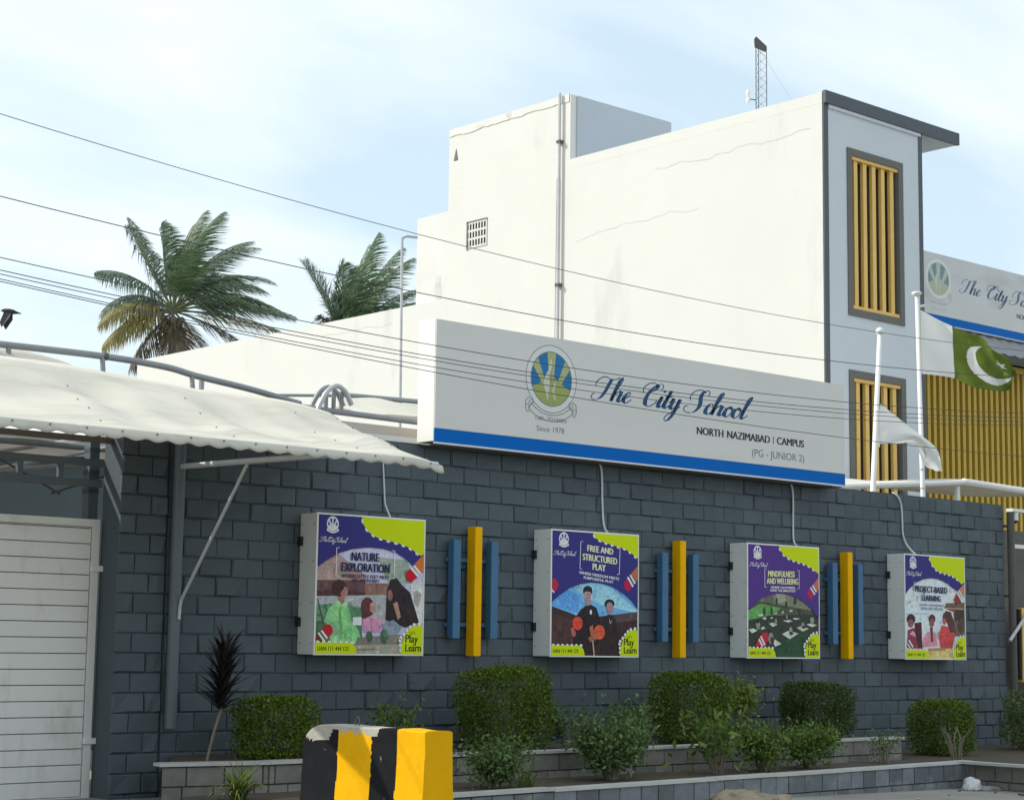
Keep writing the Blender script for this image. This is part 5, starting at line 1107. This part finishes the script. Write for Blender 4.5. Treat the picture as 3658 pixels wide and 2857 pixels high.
for x in (-1.1, 32.85):
    o = thing('utility_pole', 'concrete utility pole outside the photo, '+('left' if x < 0 else 'right')+' of the street', 'utility pole', (x, WY+.2, 0), 'utility poles')
    MB().tube([(x, WY+.2, 0), (x, WY+.2, 9.3)], [.16, .11], 10).build('shaft', m_concrete, o)
    MB().box(x-.05, x+.05, WY-.15, WY+.2, 4.5, 8.6).build('cable_rack', m_steel, o)

# ------------------------------------------------------------------ crow
CROWPOS = (17.19, 18.26, 8.35)
bd = thing('crow', 'small dark bird flying at the left edge of the sky', 'bird', CROWPOS)
C_ = Vector(CROWPOS)
def Bq(a, b, c): p = C_+rt*a+Vector((0, 0, b))+Vector((sin(YAW), cos(YAW), 0))*c; return tuple(p)
MB().tube([Bq(-.16, .05, 0), Bq(-.10, .05, 0), Bq(0, .03, 0), Bq(.10, .02, 0), Bq(.20, 0, 0), Bq(.26, -.01, 0)], [.008, .04, .06, .05, .02, .012], 8).build('body', m_rubber, bd, True)
for sg in (-1, 1): MB().add([Bq(-.06, .05, .03*sg), Bq(.08, .05, .03*sg), Bq(.06, -.12, .14*sg), Bq(-.08, -.33, .16*sg), Bq(-.14, -.22, .12*sg), Bq(-.06, .06, .035*sg)], [(0,1,2,3,4), (0,4,5)]).build('wing', m_rubber, bd)

# ------------------------------------------------------------------ rubbish on the pavement
def crumple(name, label, cat, c, r, m, seed, flat=1., rot=0.):
    bm = bmesh.new(); bmesh.ops.create_icosphere(bm, subdivisions=4, radius=1)
    for v in bm.verts:
        d = v.co.normalized(); k = 1+.30*noise.noise(d*1.6+Vector((seed, 0, 0)))+.22*abs(noise.noise(d*3.5+Vector((0, seed, 0))))+.07*noise.noise(d*9)
        p = Vector((d.x*r[0], d.y*r[1], max(-.15, d.z)*r[2]))*k; p.rotate(Matrix.Rotation(rot, 3, 'Z')); v.co = p+Vector(c)
    me = bpy.data.meshes.new(name); bm.to_mesh(me); bm.free(); me.materials.append(m)
    for p in me.polygons: p.use_smooth = seed % 2 == 0
    return tag(obj(name, me), label, cat)
crumple('plastic_bag', 'crumpled white plastic bag lying at the foot of the kerb', 'bag', (20.02, -2.92, gz(20)+.03), (.13, .10, .12), mat('white bag plastic', (.55, .56, .56), .35, .05, 6), 4)
crumple('rag', 'flat grey rag lying beside the white plastic bag', 'rag', (20.20, -3.02, gz(20)+.012), (.17, .08, .04), mat('grey rag', (.26, .26, .26), .9, .15, 9), 6, rot=-.7)
crumple('torn_sack', 'torn brown sack lying before the planter kerb', 'sack', (14.55, -4.05, gz(14.5)+.03), (.50, .30, .17), mat('brown sacking', (.30, .25, .18), .9, .25, 5, .01, 20, stain=((.09, .07, .05), (4, 4, 4), .5, .65, .8)), 9, rot=-.6)
pt = MB().box(13.66, 13.75, -4.05, -3.98, gz(13.7), gz(13.7)+.055, .012).build('paper_cup', m_whitepaint); tag(pt, 'small white paper scrap left of the torn sack', 'litter')
rl = random.Random(5)
for i in range(26):
    x = rl.uniform(13.5, 20.2); y = -3.15+(x-13.5)*.045-rl.uniform(.05, 1.3); r_ = rl.uniform(.008, .028)
    b = MB(); b.sphere((x, y, gz(x)+r_*.4), (r_*rl.uniform(.8, 1.6), r_, r_*.6), 6, 4)
    o = b.build('pebble', rl.choice([m_concrete, m_soil, m_twig])); tag(o, 'small pebble or leaf scrap on the dusty pavement', 'pebble', 'loose grit on the pavement')

# ------------------------------------------------------------------ plants
def leaf(mb, p, d, n, L_, W_):
    """a leaf: two folded halves from base p along d"""
    s = d.cross(n).normalized()*W_*.5; nn_ = s.cross(d).normalized()
    mb.add([p, p+d*L_*.45+s+nn_*W_*.15, p+d*L_, p+d*L_*.45-s+nn_*W_*.15], [(0, 1, 2, 3)])
def rdir(r):
    while True:
        v = Vector((r.uniform(-1, 1), r.uniform(-1, 1), r.uniform(-1, 1)))
        if .05 < v.length < 1: return v.normalized()
def branchy(mb, base, n, r, spread, hgt, rad=.012):
    tips = []
    for i in range(n):
        a = r.uniform(0, 2*pi); e = Vector((cos(a)*spread[0]*r.uniform(.4, 1), sin(a)*spread[1]*r.uniform(.4, 1), hgt*r.uniform(.65, 1)))
        b = Vector(base)+Vector((cos(a)*.05, sin(a)*.05, 0)); m = b+Vector((e.x*.35, e.y*.35, e.z*.55))+rdir(r)*.04
        pts = spline([b, m, b+e], 4); mb.tube(pts, [rad*(1-.7*k/(len(pts)-1)) for k in range(len(pts))], 5); tips.append(pts)
    return tips
m_dryleaf = mat('dry leaf', (.24, .19, .09), .7, 0, island=.4)
def hedge(label, x0, x1, y0, y1, z0, z1, n, seed, m=m_leafdark, size=.034, sparse=0., lump=.12):
    r = random.Random(seed); c = Vector(((x0+x1)/2, (y0+y1)/2, (z0+z1)/2)); h = Vector(((x1-x0)/2, (y1-y0)/2, (z1-z0)/2))
    t = thing('clipped_hedge', label, 'hedge', (c.x, c.y, z0), 'clipped hedges in the planter')
    mb = MB()
    for i in range(n):
        d = rdir(r); k = 1/((abs(d.x)**6+abs(d.y)**6+abs(d.z)**6)**(1/6))            # rounded-box shell
        dn = noise.noise(Vector((d.x*1.7+seed, d.y*1.7, d.z*1.7)))
        if sparse and noise.noise(Vector((d.x*3+seed*2, d.z*3, 5))) > .55-sparse and r.random() < .75: continue
        f_ = 1-abs(r.gauss(0, .10))-(.25*r.random() if r.random() < .25 else 0)+lump*dn
        if r.random() < .06: f_ += r.uniform(.02, .12)
        p = c+Vector((d.x*h.x, d.y*h.y, d.z*h.z))*k*f_
        if p.z < z0: continue
        mb.cur = 1 if r.random() < .05 else 0
        dd = (d*.7+rdir(r)*.9+Vector((0, 0, .35))).normalized(); leaf(mb, p, dd, rdir(r), size*r.uniform(.7, 1.35), size*.62*r.uniform(.8, 1.2))
    mb.build('foliage', [m, m_dryleaf], t)
    st = MB(); branchy(st, (c.x, c.y, z0), 26, r, (h.x*1.02, h.y*1.02), (z1-z0)*.98, .012); st.build('branches', m_twig, t)
    return t
hedge('low dark clipped hedge beside the purple strap-leaved plant', 10.50, 11.20, -1.30, -.55, .58, 1.17, 9000, 21, sparse=.18)
hedge('tallest round clipped hedge under the first blue and amber bars', 13.48, 14.44, -1.30, -.50, .58, 1.47, 15000, 22, sparse=.12)
hedge('broad clipped hedge under the second blue and amber bars', 16.60, 17.46, -1.30, -.50, .58, 1.40, 13000, 23)
hedge('clipped hedge under the purple Mindfulness box', 19.08, 19.88, -1.30, -.50, .60, 1.28, 11500, 24, m=mat('fresh hedge leaf', (.062, .105, .020), .5, 0, island=.6, spec=.35, trans=.28))
hedge('clipped hedge standing alone right of the upper planter', 21.38, 22.12, -1.62, -.90, .31, 1.05, 10500, 25)
hedge('dark untidy bush at the right edge beside the drain pipe', 23.75, 25.1, -1.7, -.8, .31, 1.16, 8000, 26, m=m_leafgrey, lump=.2, size=.045)
def shrub(label, base, spread, hgt, stems, leaves, size, m, seed, cat='shrub', asp=.55, name='loose_shrub', droop=0., rad=.010, tipb=1.2, group='loose shrubs in the planter'):
    r = random.Random(seed); t = thing(name, label, cat, base, group); st = MB(); tips = branchy(st, base, stems, r, spread, hgt, rad); st.build('stems', m_twig, t)
    mb = MB()
    for i in range(leaves):
        pts = r.choice(tips); k = r.random()**(1/tipb); k = .35+.65*k; j = min(len(pts)-2, int(k*(len(pts)-1))); p = pts[j].lerp(pts[j+1], r.random())+rdir(r)*abs(r.gauss(0, size*2.1))
        d = (rdir(r)+Vector((0, 0, .45-droop))).normalized(); leaf(mb, p, d, rdir(r), size*r.uniform(.6, 1.3), size*asp*r.uniform(.8, 1.2))
    mb.build('foliage', m, t); return t
shrub('sprawling grey-green shrub right of the striped barrier', (12.55, -2.35, .31), (.36, .30), .42, 22, 2300, .056, m_leafgrey, 31)
shrub('bushy shrub spilling over the kerb below the Free and Structured Play box', (14.35, -2.2, .31), (.52, .34), .60, 30, 4600, .058, m_leafgrey, 32)
shrub('tall part-bare shrub left of the broad clipped hedge', (14.98, -1.85, .45), (.26, .2), .66, 16, 1700, .055, m_leafgrey, 33)
shrub('thin wispy shrub right of the tallest hedge', (14.75, -1.1, .6), (.35, .25), .45, 12, 900, .05, m_leafgrey, 34)
shrub('broad-leaved upright plant in front of the broad hedge', (16.08, -2.2, .31), (.20, .18), .54, 12, 300, .15, m_leaf, 35, 'plant', .30, 'broadleaf_plant', tipb=2)
shrub('spreading green shrub in the middle of the lower planter', (16.92, -2.15, .31), (.32, .28), .50, 20, 2200, .060, m_leaf, 36)
shrub('leggy green shrub leaning beyond the spreading shrub', (17.85, -2.1, .31), (.46, .30), .46, 20, 2300, .058, m_leaf, 37)
shrub('small lime-leaved shrub beside the broad hedge', (18.05, -.85, .6), (.20, .18), .72, 9, 700, .060, m_leaflime, 38, tipb=3)
shrub('small bright seedling behind the striped barrier', (12.42, -.9, .6), (.20, .16), .48, 9, 420, .062, m_leaf, 39)
shrub('fine trailing plant on the coping between the hedges', (19.45, -2.0, .31), (.30, .2), .38, 10, 320, .045, m_leafgrey, 40)
shrub('bare-stemmed small shrub before the lone hedge', (20.75, -2.2, .31), (.22, .2), .46, 9, 70, .040, m_leafgrey, 41, rad=.016)
shrub('sprouting cut stump near the right edge of the planter', (22.1, -3.0, .31), (.22, .2), .24, 9, 45, .04, m_leafgrey, 42, rad=.018)
shrub('low shrub by the right edge of the photo', (23.0, -3.1, .31), (.3, .3), .35, 10, 500, .05, m_leafgrey, 43)
shrub('dry twiggy weeds at the end of the upper planter', (20.0, -.8, .6), (.4, .3), .30, 22, 120, .03, m_twig, 44, rad=.005)

def strap(mb, base, az, el, L_, W_, bend, r, seg=5):
    p = Vector(base); a = el; pts = []
    for k in range(seg+1):
        pts.append((p.copy(), W_*(1-(k/seg)**1.8)*.5+W_*.04)); d = Vector((cos(az)*cos(a), sin(az)*cos(a), sin(a))); p = p+d*L_/seg; a -= bend/seg
    s = Vector((-sin(az), cos(az), 0)); k0 = len(mb.v)
    mb.add([q+s*w*sg for q, w in pts for sg in (-1, 1)], [(2*i, 2*i+1, 2*i+3, 2*i+2) for i in range(seg)])
r = random.Random(50)
gt = thing('spider_grass', 'clump of striped arching grass left of the barrier', 'plant', (9.55, -2.25, .31))
mb = MB()
for i in range(120): strap(mb, (9.55+r.uniform(-.05, .05), -2.25+r.uniform(-.05, .05), .31), r.uniform(0, 2*pi), r.uniform(.75, 1.5), r.uniform(.32, .56), .020, r.uniform(.8, 2.2), r, 7)
mb.build('blades', m_blade, gt)
gt = thing('grass_tuft', 'thin grass tuft inside the shrub right of the barrier', 'plant', (12.75, -2.6, .31)); mb = MB()
for i in range(45): strap(mb, (12.75+r.uniform(-.06, .06), -2.6+r.uniform(-.06, .06), .31), r.uniform(0, 2*pi), r.uniform(.8, 1.5), r.uniform(.25, .48), .013, r.uniform(.8, 2.0), r, 6)
mb.build('blades', m_blade, gt)
dr = thing('strap_leaf_plant', 'dark purple strap-leaved plant on a thin leaning stem', 'plant', (10.06, -.9, .58))
stem = spline([(10.06, -.9, .55), (10.11, -.9, .75), (10.17, -.90, .95), (10.23, -.90, 1.15), (10.24, -.90, 1.58)], 6)
MB().tube(stem, .014, 7).build('stem', m_twig, dr)
mb = MB()
for i in range(95):
    k = (i/95); p = stem[-1].lerp(Vector((10.20, -.90, 1.06)), 1-k); p.z += 0
    strap(mb, p, i*2.39996+r.uniform(-.3, .3), .70+.62*k+r.uniform(-.35, .2), .42-.06*k+r.uniform(-.1, .06), .052, r.uniform(.15, .9), r, 5)
mb.build('leaves', m_leafpurple, dr)

# ------------------------------------------------------------------ coconut palms behind the school wall
DP = Vector((sin(YAW), cos(YAW), 0)); WIND = rt*1.0
def frond(mb, rb_, base, d0, L_, droop, wind, r, leafl, hang, nl=84):
    """one feather frond: rachis bends under gravity and wind; leaflets hang from both sides"""
    p = Vector(base); d = Vector(d0).normalized(); pts = []; seg = 14
    for k in range(seg+1):
        pts.append((p.copy(), d.copy())); p = p+d*L_/seg; d = (d+Vector((0, 0, -droop/seg*(.4+1.3*k/seg)))+WIND*wind/seg*(.3+k/seg)).normalized()
    rb_.tube([q for q, _ in pts], [.045*(1-.85*k/seg) for k in range(seg+1)], 5)
    for i in range(nl):
        t = .16+.84*(i+.5)/nl; k = t*seg; j = min(seg-1, int(k)); q = pts[j][0].lerp(pts[j+1][0], k-j); dd = pts[j][1].lerp(pts[j+1][1], k-j).normalized()
        side = dd.cross(Vector((0, 0, 1))); side = side.normalized() if side.length > .05 else rt.copy()
        upv = side.cross(dd); ll = leafl*(sin(pi*min(1, t*.80+.18)))**.6*r.uniform(.85, 1.1)
        for sg in (-1, 1):
            l0 = (side*sg*1.0+dd*(.60+.7*t)+upv*.22+rdir(r)*.16).normalized(); a = q; w = .021
            v1 = (l0+Vector((0, 0, -hang*.45))+WIND*(.22+wind*.6)).normalized(); v2 = (l0+Vector((0, 0, -hang*1.4))+WIND*(.45+wind*1.3)+rdir(r)*.15).normalized()
            b = a+v1*ll*.5; c = b+v2*ll*.5; s = dd*w
            mb.add([a-s*.6, a+s*.6, b+s, b-s, c], [(0, 1, 2, 3), (3, 2, 4)])
def palm(label, crown, lean, spec, seed, trunk_r=.17):
    r = random.Random(seed); c = Vector(crown); t = thing('coconut_palm', label, 'palm', (c.x+lean[0], c.y+lean[1], 0), 'coconut palms behind the school')
    base = Vector((c.x+lean[0], c.y+lean[1], 0)); tp = spline([base, base.lerp(c, .5)+rt*lean[2], c-Vector((0, 0, .25))], 14)
    MB().tube(tp, [trunk_r*(1.35-.4*k/(len(tp)-1))*(1+.04*(k % 2)) for k in range(len(tp))], 12).build('trunk', m_trunk, t, True)
    hb = MB()
    for i in range(46):                                           # fibrous old leaf bases under the crown
        a = r.uniform(0, 2*pi); e = r.uniform(-.9, .7); d = Vector((cos(a)*cos(e), sin(a)*cos(e), sin(e))); p = c+Vector((0, 0, r.uniform(-1.0, .0)))+d*.15
        hb.tube([p, p+d*.25+Vector((0, 0, -.05)), p+d*.45+Vector((0, 0, -.25-.3*r.random()))], [.05, .035, .012], 5)
    hb.build('leaf_bases', m_palmdead, t)
    nb = MB()
    for i in range(9): a = i*.7; nb.sphere((c.x+cos(a)*.3, c.y+sin(a)*.3, c.z-.35-.16*(i % 3)), (.12, .12, .15), 8, 6)
    nb.build('coconuts', m_palmdead, t)
    for (h_, dpt, v_, L_, droop, wind, m, hang) in spec:
        lm, rm = MB(), MB(); frond(lm, rm, c, rt*h_+DP*dpt+Vector((0, 0, v_)), L_, droop, wind, r, 1.30, hang, 96)
        k = len(lm.v); lm.cur = 0; lm.add(rm.v, []) ; 
        lm.f += [tuple(i+k for i in f_) for f_ in rm.f]; lm.mi += [1]*len(rm.f)
        lm.build('frond', [m, m_rachis], t)
G, BL, DY, DD = m_palmgreen, m_palmblue, m_palmdry, m_palmdead
palm('larger windblown coconut palm with yellowing lower fronds', (34.22, 39.97, 13.35), (1.6, 1.2, .3), [
 (.02, .1, 1, 3.9, .25, .75, G, .25), (.20, -.2, 1, 4.0, .5, .8, G, .35), (-.06, .3, 1, 3.6, .2, .6, G, .25), (.38, .3, 1, 4.1, .8, .8, G, .45), (.58, -.3, 1, 4.1, 1.1, .8, BL, .55), (.80, .2, .9, 4.0, 1.4, .7, G, .65),
 (-.62, .1, 1, 3.9, -.15, .12, BL, .75), (-.50, -.3, 1, 3.4, .35, .1, BL, .8), (1, .1, .62, 3.8, 1.5, .6, G, .8), (1, -.5, .50, 3.6, 1.3, .5, G, .9), (1, .2, .26, 4.3, .75, .4, G, .9), (1, -.2, .16, 4.5, .6, .4, BL, 1.0), (1, .4, .06, 4.2, .55, .3, DY, 1.0),
 (-1, .1, .70, 3.0, 1.9, .0, BL, 1.3), (-1, -.4, .42, 3.0, 1.9, .0, DY, 1.4), (-1, .3, .20, 2.7, 1.7, .0, DY, 1.4), (-.9, -.2, -.1, 2.9, 1.3, .05, DY, 1.3), (-.6, .2, -.5, 2.6, .8, .1, DD, 1.0), (.5, -.2, -.5, 2.5, .9, .2, DD, .9), (.8, .2, -.22, 3.2, .6, .2, DD, 1.0), (.15, -.3, -.9, 2.4, .4, .1, DD, .5), (-.15, .3, -.9, 2.2, .4, .1, DD, .5),
 (.35, .6, .8, 3.6, .9, .7, G, .5), (.1, -.7, .8, 3.2, .8, .6, G, .5), (-.28, .1, 1, 3.3, .2, .45, G, .4), (.9, -.3, .75, 3.9, 1.5, .6, BL, .8), (.7, .5, .8, 3.8, 1.3, .6, G, .7), (-.8, -.1, .85, 3.2, 1.2, .05, BL, 1.1), (1, 0, .42, 4.2, 1.2, .5, G, .9)], 61)
palm('smaller coconut palm beside the old white plaster block', (39.05, 36.1, 12.15), (.5, .5, .2), [
 (-.46, .1, 1, 3.6, -.1, -.30, BL, .25), (-.40, -.15, 1, 3.4, .1, -.25, BL, .3), (.05, .2, 1, 4.0, .15, .35, G, .25), (.14, -.2, 1, 4.2, .2, .4, G, .3), (.27, .1, 1, 4.2, .45, .5, G, .35), (.40, -.3, 1, 4.1, .7, .55, G, .45), (.55, .3, 1, 4.0, .9, .6, BL, .55), (.75, .0, .9, 3.9, 1.1, .6, G, .65), (.9, .3, .6, 3.7, 1.2, .5, BL, .8), (1, -.2, .40, 3.5, 1.0, .5, G, .9),
 (-.04, .4, 1, 3.5, .2, .3, G, .3), (-.12, -.2, 1, 3.0, .2, .3, G, .3), (.50, -.3, .62, 2.3, 1.7, .5, DY, .9), (.3, -.5, .6, 2.2, 1.5, .3, DY, .9), (-.22, .3, .9, 2.2, .3, .2, G, .4), (-.35, .2, .6, 1.5, .6, .1, DD, .6)], 62, .15)
